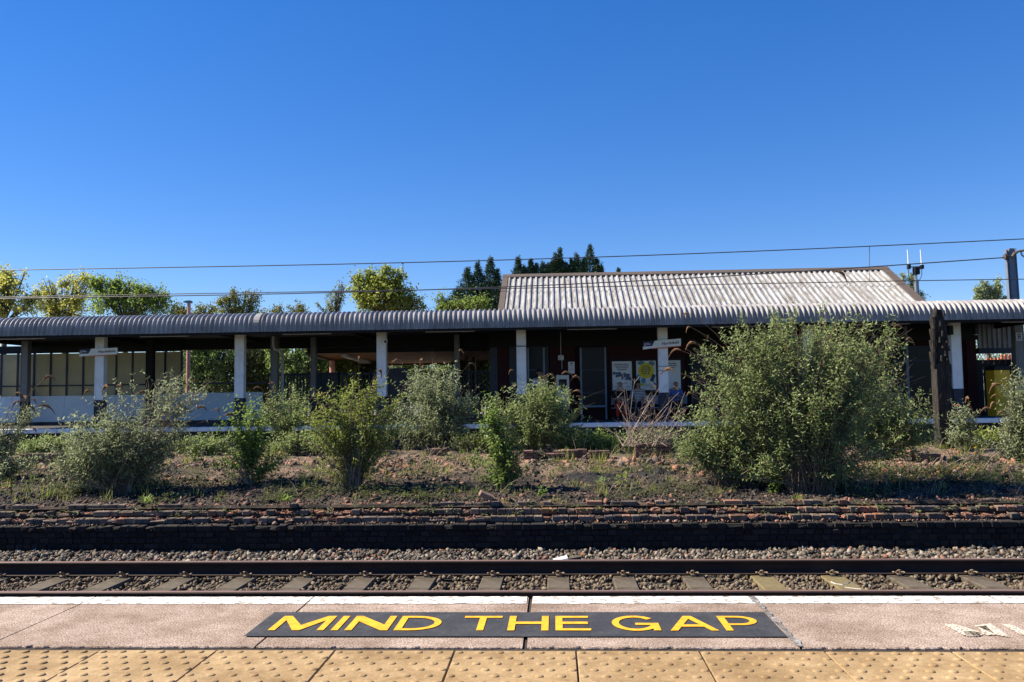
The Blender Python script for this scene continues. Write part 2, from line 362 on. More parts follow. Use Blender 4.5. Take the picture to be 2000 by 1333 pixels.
# --- tactile paving with offset domes
mb = MB()
for k in range(-9, 10):
    x0 = TXJ+k*TW
    mb.bbox(x0+.0025, x0+TW-.0025, TE-TW, TE-.004, -.05, -.004+U(-.001,.001), b=.003)
    mb.bbox(x0+.0025, x0+TW-.0025, TE-2*TW, TE-TW-.005, -.05, -.004+U(-.001,.001), b=.003)
def dome(cx, cy):
    i0 = len(mb.v); n = 12; rr = ((.0160,0), (.0145,.0032), (.011,.0050), (.006,.0060))
    for r, z in rr:
        for j in range(n): mb.v.append((cx+r*math.cos(2*math.pi*j/n), cy+r*math.sin(2*math.pi*j/n), -.0045+z))
    for k in range(3):
        for j in range(n):
            a = i0+k*n; mb.f.append((a+j, a+(j+1) % n, a+n+(j+1) % n, a+n+j)); mb.m.append(0)
    mb.f.append(tuple(i0+3*n+j for j in range(n))); mb.m.append(0)
PX = TW/6; rows = 0
for r in range(14):
    cy = TE-.030-r*.0665
    for k in range(-54, 60): dome(TXJ+(k+.5)*PX + (PX*.5 if r % 2 else 0)*1 - PX*.25, cy)
tp = mb.build('tactile_paving', m_tact, smooth=True); tag(tp, kind='structure')
for p_ in tp.data.polygons[:19*2*26]: p_.use_smooth = False
mb = MB(); mb.box(XL, XR, 1.6, TE+.0, -.058, -.03); tag(mb.build('tactile_bed', m_joint), kind='structure')
mb = MB(); mb.box(XL, XR, -5.9, TE-2*TW-.004, -.057, -.006); tag(mb.build('platform_surface', m_asphalt), kind='structure')

# --- MIND THE GAP sheet
c = [atz(540,1194.5,.006), atz(1490,1196.5,.006), atz(1541.5,1245,.006), atz(476,1241,.006)]
yb = (c[2].y+c[3].y)/2; yt = (c[0].y+c[1].y)/2
xl = (c[0].x+c[3].x)/2; xr = (c[1].x+c[2].x)/2
fs = thing('floor_sign', ((xl+xr)/2, (yb+yt)/2, .004), 'dark grey strip lettered MIND THE GAP on the pink platform slabs', 'floor sign')
mb = MB(); n = 50; i0 = 0
jx = [cuts[4], cuts[3], cuts[5]]
for j in range(n+1):
    x = xl+(xr-xl)*j/n
    z = .0062-.002*max(0, 1-abs(x-cuts[4])/.03)
    for y in (yb, yb+.004, yt-.004, yt): mb.v.append((x, y, z if y in (yb+.004, yt-.004) else z-.001))
for j in range(n):
    for q in range(3): a = j*4+q; mb.f.append((a, a+4, a+5, a+1)); mb.m.append(0)
mb.build('sheet', m_black_sheet, fs)
tl = atz(523,1231,.009); tr2 = atz(1478,1231,.009); th = (atz(900,1203,.009).y-atz(900,1231,.009).y)
xL, xR = (523, 1478)
xa = atz(523,1231.5,.009).x; xb_ = atz(1474,1207,.009).x+.01; ya = atz(1000,1231.5,.009).y; ytop = atz(1000,1203.5,.009).y
def fit(v):
    # words spaced as on the strip: three words laid between measured marks
    mn, mx = v.min(0), v.max(0); s = (v-mn)/(np.maximum(mx-mn, 1e-9)); return s
LW = MB(); LZ = .0092; HT = ytop-ya; SW = .029
def bx(px): return atz(px, 1231.5, LZ).x
def poly_letter(pts, x0, z=LZ):
    i = len(LW.v); LW.v += [(x0+u, ya+v, z) for u, v in pts]; LW.f.append(tuple(range(i+len(pts)-1, i-1, -1))); LW.m.append(0)
def strip_letter(outer, inner, x0, closed=False):
    n = len(outer)
    for k in range(n if closed else n-1):
        j = (k+1) % n; LW.quad(*[(x0+p[0], ya+p[1], LZ) for p in (outer[k], inner[k], inner[j], outer[j])])
def finish(name='lettering'):
    global LW
    o_ = LW.build(name, m_yellow_vinyl, fs, fixn=False); LW = MB(); return o_
h_ = HT; s_ = SW
x0 = bx(522); w_ = bx(631)-x0
for pts in ([(0,0),(0,h_),(s_*1.25,h_),(s_,h_*.70),(s_,0)], [(s_,h_*.70),(s_*1.25,h_),(w_/2,h_*.34),(w_/2+.5*s_,0),(w_/2-.5*s_,0)], [(w_/2,h_*.34),(w_-s_*1.25,h_),(w_-s_,h_*.70),(w_/2+.5*s_,0)], [(w_,0),(w_-s_,0),(w_-s_,h_*.70),(w_-s_*1.25,h_),(w_,h_)]): poly_letter(pts, x0)
finish()
x0 = bx(645); poly_letter([(0,0),(0,h_),(s_,h_),(s_,0)], x0); finish()
x0 = bx(672); w_ = bx(756)-x0
for pts in ([(0,0),(0,h_),(s_,h_),(s_,0)], [(s_,h_*.62),(s_,h_),(w_-s_,h_*.38),(w_-s_,0)], [(w_-s_,0),(w_-s_,h_),(w_,h_),(w_,0)]): poly_letter(pts, x0)
finish()
def bowl(x0, w_, y0, y1, s_, t_, xb=0):       # stem side open bowl of D and P
    r_ = (y1-y0)/2; out = [(0,y1)]; inn = [(s_*.99,y1-t_)]; cx = w_-r_*1.05
    for k in range(17):
        a = math.pi/2-math.pi*k/16; out.append((cx+r_*1.05*math.cos(a), y0+r_+r_*math.sin(a))); inn.append((cx+(r_*1.05-s_)*math.cos(a), y0+r_+(r_-t_)*math.sin(a)))
    out.append((xb,y0)); inn.append((max(xb, s_*.99),y0+t_)); strip_letter(out, inn, x0)
x0 = bx(768); w_ = atz(862,1217,LZ).x-x0; poly_letter([(0,0),(0,h_),(s_,h_-s_),(s_,s_)], x0); bowl(x0, w_, 0, h_, s_, s_*.95); finish()
x0 = atz(909,1203.5,LZ).x; w_ = atz(982,1203.5,LZ).x-x0; poly_letter([(0,h_-s_),(0,h_),(w_,h_),(w_,h_-s_)], x0); poly_letter([(w_/2-s_/2,0),(w_/2-s_/2,h_-s_-.0003),(w_/2+s_/2,h_-s_-.0003),(w_/2+s_/2,0)], x0); finish()
x0 = bx(990.5); w_ = bx(1071)-x0; poly_letter([(0,0),(0,h_),(s_,h_),(s_,0)], x0); poly_letter([(w_-s_,0),(w_-s_,h_),(w_,h_),(w_,0)], x0); poly_letter([(s_,h_*.43),(s_,h_*.59),(w_-s_,h_*.59),(w_-s_,h_*.43)], x0); finish()
x0 = bx(1085); w_ = bx(1155)-x0; poly_letter([(0,0),(0,h_),(s_,h_),(s_,0)], x0)
for v0, v1, ww in ((0,s_,1), (h_*.43,h_*.59,.93), (h_-s_,h_,.96)): poly_letter([(s_,v0),(s_,v1),(w_*ww,v1),(w_*ww,v0)], x0)
finish()
x0 = atz(1195,1217,LZ).x; w_ = bx(1292)-x0; out = []; inn = []
for k in range(29):
    a = math.radians(38+(352-38)*k/28); out.append((w_/2+w_/2*math.cos(a), h_/2+h_*.52*math.sin(a))); inn.append((w_/2+(w_/2-s_)*math.cos(a), h_/2+(h_*.52-s_)*math.sin(a)))
strip_letter(out, inn, x0); poly_letter([(w_*.5,h_*.36),(w_*.5,h_*.50),(w_,h_*.50),(w_-.0,h_*.36)], x0, LZ+.0003); poly_letter([(w_-s_,0),(w_-s_,h_*.359),(w_,h_*.359),(w_,0)], x0, LZ+.0005); finish()
x0 = bx(1310); w_ = bx(1405)-x0; q_ = s_*1.05
poly_letter([(0,0),(w_/2-.58*s_,h_),(w_/2,h_),(w_/2,h_*.80),(q_,0)], x0); poly_letter([(w_-q_,0),(w_/2,h_*.80),(w_/2,h_),(w_/2+.58*s_,h_),(w_,0)], x0); poly_letter([(w_*.25,h_*.25),(w_*.31,h_*.39),(w_*.69,h_*.39),(w_*.75,h_*.25)], x0, LZ+.0003); finish()
x0 = bx(1419); w_ = atz(1477,1212,LZ).x-x0; poly_letter([(0,0),(0,h_),(s_,h_-s_*.9),(s_,0)], x0); bowl(x0, w_, h_*.36, h_, s_, s_*.85, s_); finish()
# faded paint remains at the right
m_faded = bpy.data.materials.new('faded_paint'); m_faded.use_nodes = True
t = m_faded.node_tree; b = t.nodes['Principled BSDF']; b.inputs['Base Color'].default_value = (.60,.53,.42,1); b.inputs['Roughness'].default_value = .9
nz = t.nodes.new('ShaderNodeTexNoise'); nz.inputs['Scale'].default_value = 110; nz.inputs['Detail'].default_value = 6
cr = t.nodes.new('ShaderNodeValToRGB'); cr.color_ramp.elements[0].position = .37; cr.color_ramp.elements[1].position = .52
tc = t.nodes.new('ShaderNodeTexCoord'); t.links.new(tc.outputs['Object'], nz.inputs['Vector'])
t.links.new(nz.outputs[0], cr.inputs[0]); t.links.new(cr.outputs[0], b.inputs['Alpha'])
def patch(name, pts, label, z=.005):
    mb = MB(); W = [atz(x, y, z) for x, y in pts]
    c = sum(W, Vector())/len(W); i = len(mb.v); mb.v += [tuple(p) for p in W]; mb.f.append(tuple(range(len(W)))); mb.m.append(0)
    o = mb.build(name, m_faded, origin=(c.x, c.y, z), fixn=False); return tag(o, label, 'paint mark')
fm = thing('paint_mark', atz(1935,1232,.004), 'worn white letter remains painted on the slab at the right edge', 'paint mark')
for pts in ([(1842,1219), (1868,1220), (1925,1238), (1905,1243), (1880,1240)], [(1880,1232), (1920,1235), (1912,1242), (1888,1243)], [(1903,1222), (1935,1218), (1972,1244), (1950,1241)], [(1908,1224), (1925,1222), (1945,1240), (1925,1240)], [(1955,1219), (1975,1220), (2012,1238), (1994,1240)]):
    mb = MB(); W = [atz(x, y, .0052) for x, y in pts]; mb.v += [tuple(p) for p in W]; mb.f.append(tuple(range(len(W)))); mb.m.append(0)
    mb.build('painted_stroke', m_faded, fm)

mb = MB(); n = 24
for j in range(n+1):
    y = TE+.03+(EDGE-.02-TE-.03)*j/n; x = cuts[5]+U(-.004,.004); h_ = .013+U(-.006,.006)
    mb.v.append((x-h_, y, .0042)); mb.v.append((x+h_, y, .0042))
for j in range(n): mb.f.append((2*j, 2*j+1, 2*j+3, 2*j+2)); mb.m.append(0)
tag(mb.build('joint_sealant', M('sealant', [(.35, (.06,.055,.05)), (.5, (.17,.16,.15)), (.65, (.34,.33,.31))], scale=30, rough=.9)), kind='structure')

# ================================================================== TRACK
RZ = -.921; R1, R2 = 8.236, 9.743
def rail(y, label):
    prof = [(-.07,-.159), (.07,-.159), (.07,-.148), (.025,-.135), (.010,-.12), (.010,-.045), (.034,-.033), (.036,-.012), (.028,-.002), (-.028,-.002), (-.036,-.012), (-.034,-.033), (-.010,-.045), (-.010,-.12), (-.025,-.135), (-.07,-.148)]
    o = thing('rail', (0, y, RZ-.159), label, 'rail', 'rails of the track')
    mb = MB(); mb.prism([(y+p, RZ+q) for p, q in prof], 'x', XL, XR); mb.build('rail_body', m_rail, o, fixn=True)
    mb = MB(); mb.prism([(y-.027, RZ-.0018), (y+.027, RZ-.0018), (y+.024, RZ), (y-.024, RZ)], 'x', XL, XR); mb.build('running_surface', m_railtop, o, fixn=True)
rail(R1, 'rusty rail nearer the white platform edge')
rail(R2, 'rusty rail farther from the platform, beside the grey ballast')
SZ = RZ-.165           # sleeper top
def make_sleeper():
    o = thing('sleeper', (0, (R1+R2)/2, SZ-.12), '', 'sleeper', 'sleepers of the track')
    mb = MB(); yc = (R1+R2)/2; x0 = 0
    P_ = []
    for (y, hw) in ((yc-1.25,.125), (yc+1.25,.125)):
        P_.append((y, hw))
    mb.bbox(-.125, .125, yc-1.25, yc+1.25, SZ-.12, SZ, b=.012)
    mb.build('concrete_beam', m_sleeper, o)
    return o
def clip_mesh():
    mb = MB()
    # cast shoulder and an e-shaped spring rod
    mb.bbox(-.03, .03, .0, .045, -.005, .028, b=.008)
    r = .0085
    pts = [(-.058,-.052,.024), (-.062,-.02,.03), (-.055,.008,.03), (-.035,.02,.022), (-.018,.005,.022), (-.012,-.03,.045), (-.012,-.055,.058), (.0,-.066,.06), (.015,-.058,.058), (.018,-.03,.044), (.02,.002,.024), (.034,.02,.02), (.055,.008,.03), (.062,-.02,.034), (.05,-.045,.036)]
    sm = []
    for k in range(len(pts)-1):
        a, b_ = Vector(pts[k]), Vector(pts[k+1]); sm += [a, (a+b_)/2]
    sm.append(Vector(pts[-1]))
    mb.tube([(p.x, -p.y*.8, p.z+.006) for p in sm], .0095, n=6)
    return mb
sl0 = make_sleeper()
clips = []
for (y, s) in ((R2, -1), (R2, 1), (R1, 1), (R1, -1)):
    if not clips:
        c0 = clip_mesh().build('rail_clip', m_clip, None); c0.parent = sl0
    else:
        c0 = clips[0].copy(); COL.objects.link(c0)
    c0.parent = sl0
    c0.location = (0, y+s*.085-(R1+R2)/2, .12+.002)
    c0.rotation_euler = (0, 0, math.pi if s < 0 else 0)
    clips.append(c0)
xs = [-6, 118, 235, 360, 478, 596, 713, 832, 963, 1091, 1218, 1354, 1489, 1627, 1757, 1899, 2030]
xs_w = [atz(x, 1122-(x-1000)*.003, RZ-.13).x for x in xs]
sp = .72
xs_all = [xs_w[0]-sp*k for k in range(1, 4)] + xs_w + [xs_w[-1]+sp*k for k in range(1, 4)]
for i, x in enumerate(xs_all):
    o = sl0 if i == 0 else copy_tree(sl0)
    o.location.x = x
    o['label'] = 'grey concrete sleeper lying in the brown ballast between the rails'
    k = i-3
    if k in (12, 13):
        for ch in o.children:
            if ch.name.startswith('concrete_beam'):
                ch.data = ch.data.copy(); ch.data.materials[0] = m_sleeper_y
        o['label'] = 'yellowed sleeper with no chalk marks, left of the chalk-marked sleeper' if k == 12 else 'yellowed concrete sleeper with pale chalk marks on it'
        if k == 13:
            mb = MB()
            for line in ([(1623,1137), (1632,1141), (1645,1142.5), (1656,1140.5), (1660,1137)], [(1650,1148), (1664,1149.5), (1682,1151.5)]):
                mb.tube([atz(a, b_, SZ+.002) for a, b_ in line], .006, n=4)
            mb.build('chalk_mark', m_chalk, o)

ICO = None
def ico():
    global ICO
    if ICO is None:
        bm = bmesh.new(); bmesh.ops.create_icosphere(bm, subdivisions=1, radius=1)
        ICO = (np.array([v.co[:] for v in bm.verts]), [tuple(v.index for v in f.verts) for f in bm.faces]); bm.free()
    return ICO
def stones(pts, sizes, name, mat, flat=.7, seed=1, kind='stuff', label=None, cat=None):
    V, Fc = ico(); rs = np.random.RandomState(seed); n = len(pts)
    pts = np.asarray(pts); sizes = np.asarray(sizes)
    # a low-polygon angular lump: icosahedron with each corner pushed in or out
    nv = len(V); out = np.empty((n, nv, 3))
    rad = rs.uniform(.55, 1.35, (n, nv, 1)); loc = V[None]*rad
    loc *= np.stack([rs.uniform(.75, 1.3, n), rs.uniform(.75, 1.3, n), rs.uniform(flat*.7, flat*1.2, n)], 1)[:, None]
    q = rs.normal(size=(n, 4)); q[:, 1:3] *= .6; q /= np.linalg.norm(q, axis=1)[:, None]
    w_, x, y, z = q.T
    Rm = np.stack([1-2*(y*y+z*z), 2*(x*y-z*w_), 2*(x*z+y*w_), 2*(x*y+z*w_), 1-2*(x*x+z*z), 2*(y*z-x*w_), 2*(x*z-y*w_), 2*(y*z+x*w_), 1-2*(x*x+y*y)], 1).reshape(n, 3, 3)
    loc = np.einsum('nij,nkj->nki', Rm, loc)*sizes[:, None, None] + pts[:, None]
    me = bpy.data.meshes.new(name)
    f = np.array(Fc); F_ = (f[None]+(np.arange(n)*nv)[:, None, None]).reshape(-1, 3)
    me.vertices.add(n*nv); me.vertices.foreach_set('co', loc.ravel())
    me.loops.add(F_.size); me.loops.foreach_set('vertex_index', F_.ravel().astype(np.int32))
    me.polygons.add(len(F_)); me.polygons.foreach_set('loop_start', np.arange(0, F_.size, 3, dtype=np.int32)); me.polygons.foreach_set('loop_total', np.full(len(F_), 3, dtype=np.int32))
    me.materials.append(mat); me.update(calc_edges=True); me.validate()
    o = bpy.data.objects.new(name, me); COL.objects.link(o)
    if kind: o['kind'] = kind
    return tag(o, label, cat)
rs = np.random.RandomState(3)
def xspan(y): return (-.72*y-1.2, .60*y+1.2)
sx = np.array(xs_all)
pts = []; sz = []
for k in range(9500):           # between the rails
    y = rs.uniform(R1+.04, R2-.06); a, b_ = xspan(9.5); x = rs.uniform(a, b_)
    dmin = np.abs(sx-x).min()
    if dmin < .137: 
        if rs.rand() > .02: continue
    s = rs.uniform(.017, .032); pts.append((x, y, SZ-.055+rs.uniform(0, .035)+(.02 if y > R2-.2 else 0))); sz.append(s)
stones(pts, sz, 'brown_ballast', m_ballast_b, seed=5)
pts = []; sz = []
for k in range(14000):          # shoulder against the old platform wall
    y = rs.uniform(R2+.10, 11.36); a, b_ = xspan(11); x = rs.uniform(a, b_)
    bank = -.045+.035*mnoise.noise(Vector((x*.9, y, 0)))
    s = rs.uniform(.017, .034) if rs.rand() < .85 else rs.uniform(.034, .05); pts.append((x, y, RZ-.17+bank+rs.uniform(0, .045))); sz.append(s)
for k in range(2500):
    y = rs.uniform(6.6, R1-.05); a, b_ = xspan(8); pts.append((rs.uniform(a, b_), y, SZ-.04)); sz.append(rs.uniform(.02,.035))
stones(pts, sz, 'ballast', m_ballast, seed=6)
# litter by the rail
p = at(1110, 1086, R2+.28)
t_ = thing('concrete_debris', (p.x, p.y, RZ-.12), 'white and grey broken pipe piece lying on the ballast by the far rail', 'debris')
mb = MB(); mb.tube([(p.x-.17, p.y-.02, RZ-.085), (p.x-.01, p.y+.01, RZ-.06)], [.05,.06], n=10); mb.build('pipe_piece', m_litter, t_)
mb = MB(); mb.hexa([(p.x+.0, p.y-.05, RZ-.11), (p.x+.15, p.y-.04, RZ-.1), (p.x+.15, p.y+.06, RZ-.1), (p.x, p.y+.05, RZ-.11), (p.x+.01, p.y-.04, RZ-.03), (p.x+.15, p.y-.03, RZ-.01), (p.x+.15, p.y+.06, RZ+.0), (p.x+.01, p.y+.05, RZ-.02)]); mb.build('block', m_sleeper, t_)

# ================================================================== OLD PLATFORM
WY = 11.343; WZ = -.757
XA, XB = -13., 14.
bw = thing('brick_wall', (0, WY, -1.15), 'long low crumbling brick wall of the overgrown old platform', 'wall')
mb = MB()
def course(y0, z0, z1, depth, x0, x1, keep, bl=.12, gap=.009, jit=.003, mbs=mb, wave=0):
    x = x0
    while x < x1:
        l = bl*U(.96,1.05) if rnd.random() < .85 else bl*1.9
        dens = keep+.8*mnoise.noise(Vector((x*.8, y0*9, z0*7)))
        if rnd.random() < dens:
            dy = U(-.01, .012); bro = rnd.random()
            zt = z1 - (U(.01,.04) if bro < .22 else 0)
            mbs.bbox(x, x+l-gap, y0+dy, y0+depth+dy, z0+.004, zt+U(-.003,.003), b=.006 if bro > .3 else .014, jit=jit if bro > .25 else .011)
        x += l
# face courses (dark) down to the ballast
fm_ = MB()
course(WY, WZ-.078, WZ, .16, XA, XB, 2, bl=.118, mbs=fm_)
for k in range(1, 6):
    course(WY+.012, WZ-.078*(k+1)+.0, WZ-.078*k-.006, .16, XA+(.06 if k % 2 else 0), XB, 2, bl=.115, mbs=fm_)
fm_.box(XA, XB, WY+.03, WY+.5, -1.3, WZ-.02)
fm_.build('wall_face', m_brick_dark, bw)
def broken(y0, z0, z1, x0, x1):
    x = x0
    while x < x1:
        l = U(.05,.13); d = U(.025,.055); zt = z1-U(.004,.035)
        mb.bbox(x, x+l-.004, y0+d, y0+d+.09, z0+U(.002,.02), zt, b=U(.008,.016), jit=.009, m=1); x += l*U(.9,1.05)
for (yo, za, zb_, kp) in ((.15,.008,.082,.62), (.275,.094,.166,.72), (.39,.178,.245,.5)):
    course(WY+yo, WZ+za, WZ+zb_, .13, XA, XB, kp); broken(WY+yo, WZ+za, WZ+zb_, XA, XB)
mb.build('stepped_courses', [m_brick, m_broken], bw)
mb = MB(); mb.box(XA, XB, WY+.18, WY+.46, WZ-.04, WZ+.035); mb.box(XA, XB, WY+.31, WY+.46, WZ+.035, WZ+.12); mb.box(XA, XB, WY+.43, WY+.6, WZ+.12, WZ+.205); mb.build('shade_gap_core', m_mortar, bw)  # near-black core paints in the overhang shadow between the brick courses

PROF = [(11.2,-.60), (11.76,-.535), (12.3,-.475), (12.9,-.41), (13.6,-.31), (14.5,-.225), (16,-.185), (17.7,-.175), (18.05,-.3), (18.35,-1.25)]
def gz(x, y):
    for (a, za), (b_, zb) in zip(PROF[:-1], PROF[1:]):
        if y <= b_:
            z = za+(zb-za)*max(0, (y-a)/(b_-a)); break
    else: z = -1.25
    am = min(1, max(0, (y-11.8)/.6))
    if y > 17.8: am *= .3
    return z + am*(.055*mnoise.noise(Vector((x*.7, y*.9, 1)))+.03*mnoise.noise(Vector((x*2.3, y*2.3, 5)))+.026*mnoise.noise(Vector((x*7, y*7, 9)))+.014*mnoise.noise(Vector((x*17, y*17, 4))))
def hit(px, py):
    d = ray(px, py); y = 11.75
    while y < 18:
        p = CAM+d*(y/d.y)
        if p.z <= gz(p.x, p.y): return p
        y += .02
    return CAM+d*(17.5/d.y)
mb = MB(); NX, NY = 300, 110
ys = np.concatenate([np.linspace(11.72, 15, 78), np.linspace(15.06, 18.4, 32)])
for y in ys:
    for i in range(NX):
        x = XA+(XB-XA)*i/(NX-1); mb.v.append((x, y, gz(x, y)+ (0 if y > 11.75 else -.03)))
for j in range(len(ys)-1):
    for i in range(NX-1):
        a = j*NX+i; mb.f.append((a, a+1, a+NX+1, a+NX)); mb.m.append(0)
tag(mb.build('waste_ground', m_earth), kind='structure')
# rubble on the steps, gravel on the waste ground
pts = []; sz = []
for k in range(7000):
    x = rs.uniform(XA, XB); st = rs.randint(4)
    y0, z0 = ((WY+.02,WZ), (WY+.16,WZ+.055), (WY+.29,WZ+.13), (WY+.41,WZ+.205))[st]
    if st == 0 and mnoise.noise(Vector((x*.6, 2, 2))) < -.12: continue
    y = y0+rs.uniform(.06 if st == 0 else 0, .14); s = rs.uniform(.006, .017) if rs.rand() < .9 else rs.uniform(.017, .035)
    pts.append((x, y, z0+s*.4+ (0 if st == 0 else rs.uniform(0,.02)))); sz.append(s)
stones(pts, sz, 'brick_rubble', m_rubble, flat=.32, seed=8)
pts = []; sz = []
for k in range(26000):
    y = 11.78+abs(rs.normal(0, 1.3)); x = rs.uniform(XA, XB)
    if y > 17.6: continue
    s = rs.uniform(.006, .02) if rs.rand() < .93 else rs.uniform(.02, .05)
    pts.append((x, y, gz(x, y)+s*.25)); sz.append(s)
stones(pts, sz, 'gravel', m_gravel, flat=.6, seed=9)
pts = []; sz = []
for k in range(24000):
    y = rs.normal(14.4, .9); x = rs.uniform(XA, XB)
    if y < 13.2 or y > 17 or mnoise.noise(Vector((x*.55, y*.9, 6))) < -.12: continue
    s = rs.uniform(.008, .026) if rs.rand() < .94 else rs.uniform(.026, .085)
    pts.append((x, y, gz(x, y)+s*.2)); sz.append(s)
stones(pts, sz, 'brick_gravel', m_rubble, flat=.45, seed=10)

def brick_pile(px0, px1, ptop, pbot, label, rows, Y=None):
    q = hit((px0+px1)/2, pbot); Y = Y or q.y
    a = at(px0, ptop, Y); b_ = at(px1, ptop, Y); x0, x1 = a.x, b_.x; zt = a.z; zb = gz((x0+x1)/2, Y)-.05
    o = thing('brick_stub', ((x0+x1)/2, Y+.1, zb), label, 'brick ruin', 'brick remains on the old platform')
    mb = MB(); h = (zt-zb)/rows; n = max(1, round((x1-x0)/.22))
    for r in range(rows):
        off = .5 if r % 2 else 0; bl = (x1-x0)/n
        x = x0
        while x < x1-.02:
            l = bl*(.5 if off and x == x0 else 1); l = min(l, x1-x)
            mb.bbox(x+.004, x+l-.004, Y+U(-.006,.006), Y+.21, zb+h*r+.004, zb+h*(r+1)-.004+(U(-.02,.0) if r == rows-1 else 0), b=.006, jit=.004); x += l
    mb.build('bricks', m_brick_brown, o)
    mb = MB(); mb.box(x0+.01, x1-.01, Y+.015, Y+.195, zb, zt-.02); mb.build('mortar', m_mortar, o)
brick_pile(1021,1062,880,911,'brown brick stub, leftmost of the row of four on the waste ground',5, 14.9)
brick_pile(1063,1105,886,905,'lowest brick stub of the row of four on the waste ground',3, 15.02)
brick_pile(1108,1147,878,906,'third brick stub from the left in the row of four, beside a thin stick',5, 14.95)
brick_pile(1149,1191,879,910,'rightmost brick stub of the row of four, ending in a broken corner',5, 14.9)
brick_pile(1240,1310,867,888,'brick stub half hidden by the green weeds left of the biggest shrub',4, 15.6)
brick_pile(830,872,876,889,'flat brown brick slab below the grey-green shrub behind the sapling',2, 16.2)
brick_pile(38,116,886,905,'low brick row in the weeds at the far left, behind the leftmost large shrub',2, 15.2)
brick_pile(1790,1838,886,892,'single brick course at the foot of the carved timber post',1, 14.3)
for (px, py, rot, lab) in ((950,968,.4,'pale brick lying tilted on top of the wall left of centre'), (1868,1017,.1,'flat stone on the wall in the shade at the right'), (1700,1004,0,'long loose stone on the wall steps below the biggest shrub')):
    q = at(px, py, 11.75); z = q.z
    mb = MB(); mb.bbox(-.1,.1,-.05,.05,-.035,.035,b=.008,jit=.006); o = mb.build('loose_brick', m_rubble, origin=(0,0,0)); o.location = (q.x, 11.72, max(z, WZ+.1)); o.rotation_euler = (.3, rot, U(0,.6)); tag(o, lab, 'brick', 'loose bricks on the old wall')
# mounds painted black as the shade in ground hollows, and a charred lump
for (px, py, rx, rz_, lab) in ((1155,936,.75,.07,'mound painted black as a shaded hollow behind the middle of the crumbling wall'), (1290,925,.55,.06,'smaller mound painted black as a shaded hollow between the mound in the middle and the biggest shrub'), (955,972,.16,.09,'charred black lump on the wall under the bright green sapling')):
    q = hit(px, py) if px != 955 else at(955, 975, 11.9)
    mb = MB(); i0 = 0; n = 28
    for j in range(9):
        r = j/8
        for i in range(n):
            a = 2*math.pi*i/n; x = q.x+rx*r*math.cos(a); y = q.y+rx*.45*r*math.sin(a)
            z = (gz(x, y) if px != 955 else q.z-.03)+rz_*(1-r*r)*(1+.5*mnoise.noise(Vector((x*5, y*5, 2))))-.03*r
            mb.v.append((x, y, z+(.05*mnoise.noise(Vector((x*9, y*9, 4)))+.03*mnoise.noise(Vector((x*22, y*22, 2))))*(1.02-r)-.02*r))
    for j in range(8):
        for i in range(n): mb.f.append((j*n+i, j*n+(i+1) % n, (j+1)*n+(i+1) % n, (j+1)*n+i)); mb.m.append(0)
    tag(mb.build('dark_mound', m_shade_char, origin=(q.x, q.y, gz(q.x, q.y)), fixn=True), lab, 'ash heap')

# ================================================================== PLANTS
class LB:     # fast leaf collector
    def __init__(s): s.v = []
    def leaf(s, p, d, n, L, W):
        # folded lance-shaped leaf: base, two shoulders, tip, dropped midrib
        d = d.normalized(); sd_ = d.cross(n)
        if sd_.length < 1e-5: sd_ = d.orthogonal()
        sd_.normalize(); nn = sd_.cross(d)
        m = p+d*(L*.45)-nn*(W*.18); tip = p+d*L-nn*(L*.12)
        s.v.append((p, m+sd_*(W*.5)+nn*(W*.22), tip, m, m-sd_*(W*.5)+nn*(W*.22)))
    def build(s, name, mat, parent):
        n = len(s.v); v = np.array([[tuple(q) for q in l] for l in s.v]).reshape(-1, 3)-np.array(wloc(parent))
        me = bpy.data.meshes.new(name); me.vertices.add(n*5); me.vertices.foreach_set('co', v.ravel())
        f = np.array([[0,1,2,3],[0,3,2,4]]); F_ = (f[None]+(np.arange(n)*5)[:, None, None]).reshape(-1, 4)
        me.loops.add(F_.size); me.loops.foreach_set('vertex_index', F_.ravel().astype(np.int32))
        me.polygons.add(len(F_)); me.polygons.foreach_set('loop_start', np.arange(0, F_.size, 4, dtype=np.int32)); me.polygons.foreach_set('loop_total', np.full(len(F_), 4, dtype=np.int32))
        me.materials.append(mat); me.update(calc_edges=True)
        o = bpy.data.objects.new(name, me); COL.objects.link(o); o.parent = parent; return o
def rv(r):
    while True:
        v = Vector((r.uniform(-1,1), r.uniform(-1,1), r.uniform(-1,1)))
        if .05 < v.length < 1: return v
def bez(a, b_, c, t): return a*((1-t)**2)+b_*(2*t*(1-t))+c*(t*t)
PANM = []
def panicle_mesh(k):
    r = random.Random(40+k); mb = MB(); L = .24+.05*k; pts = []; rad = []
    for j in range(11):
        t = j/10; pts.append((L*t*(1-.25*t), 0, .05*math.sin(t*2.2)*1.2-.16*t*t*(1+.3*k))); rad.append(.007+.019*math.sin(math.pi*min(1, t*1.05+.08))*(r.uniform(.7,1.2)))
    mb.tube(pts, rad, n=7)
    for j in range(55):
        t = r.uniform(.1, 1); q = int(t*10); p = Vector(pts[q]); d = Vector((r.uniform(-.2,.6), r.uniform(-1,1), r.uniform(-1,1))).normalized()
        a = p+d*rad[q]*.7; b_ = p+d*(rad[q]+r.uniform(.008,.02)); s_ = d.orthogonal()*.007
        mb.tri(a-s_, a+s_, b_)
    o = mb.build('flower_head', m_panicle); me = o.data; bpy.data.objects.remove(o); return me
for k in range(3): PANM.append(panicle_mesh(k))
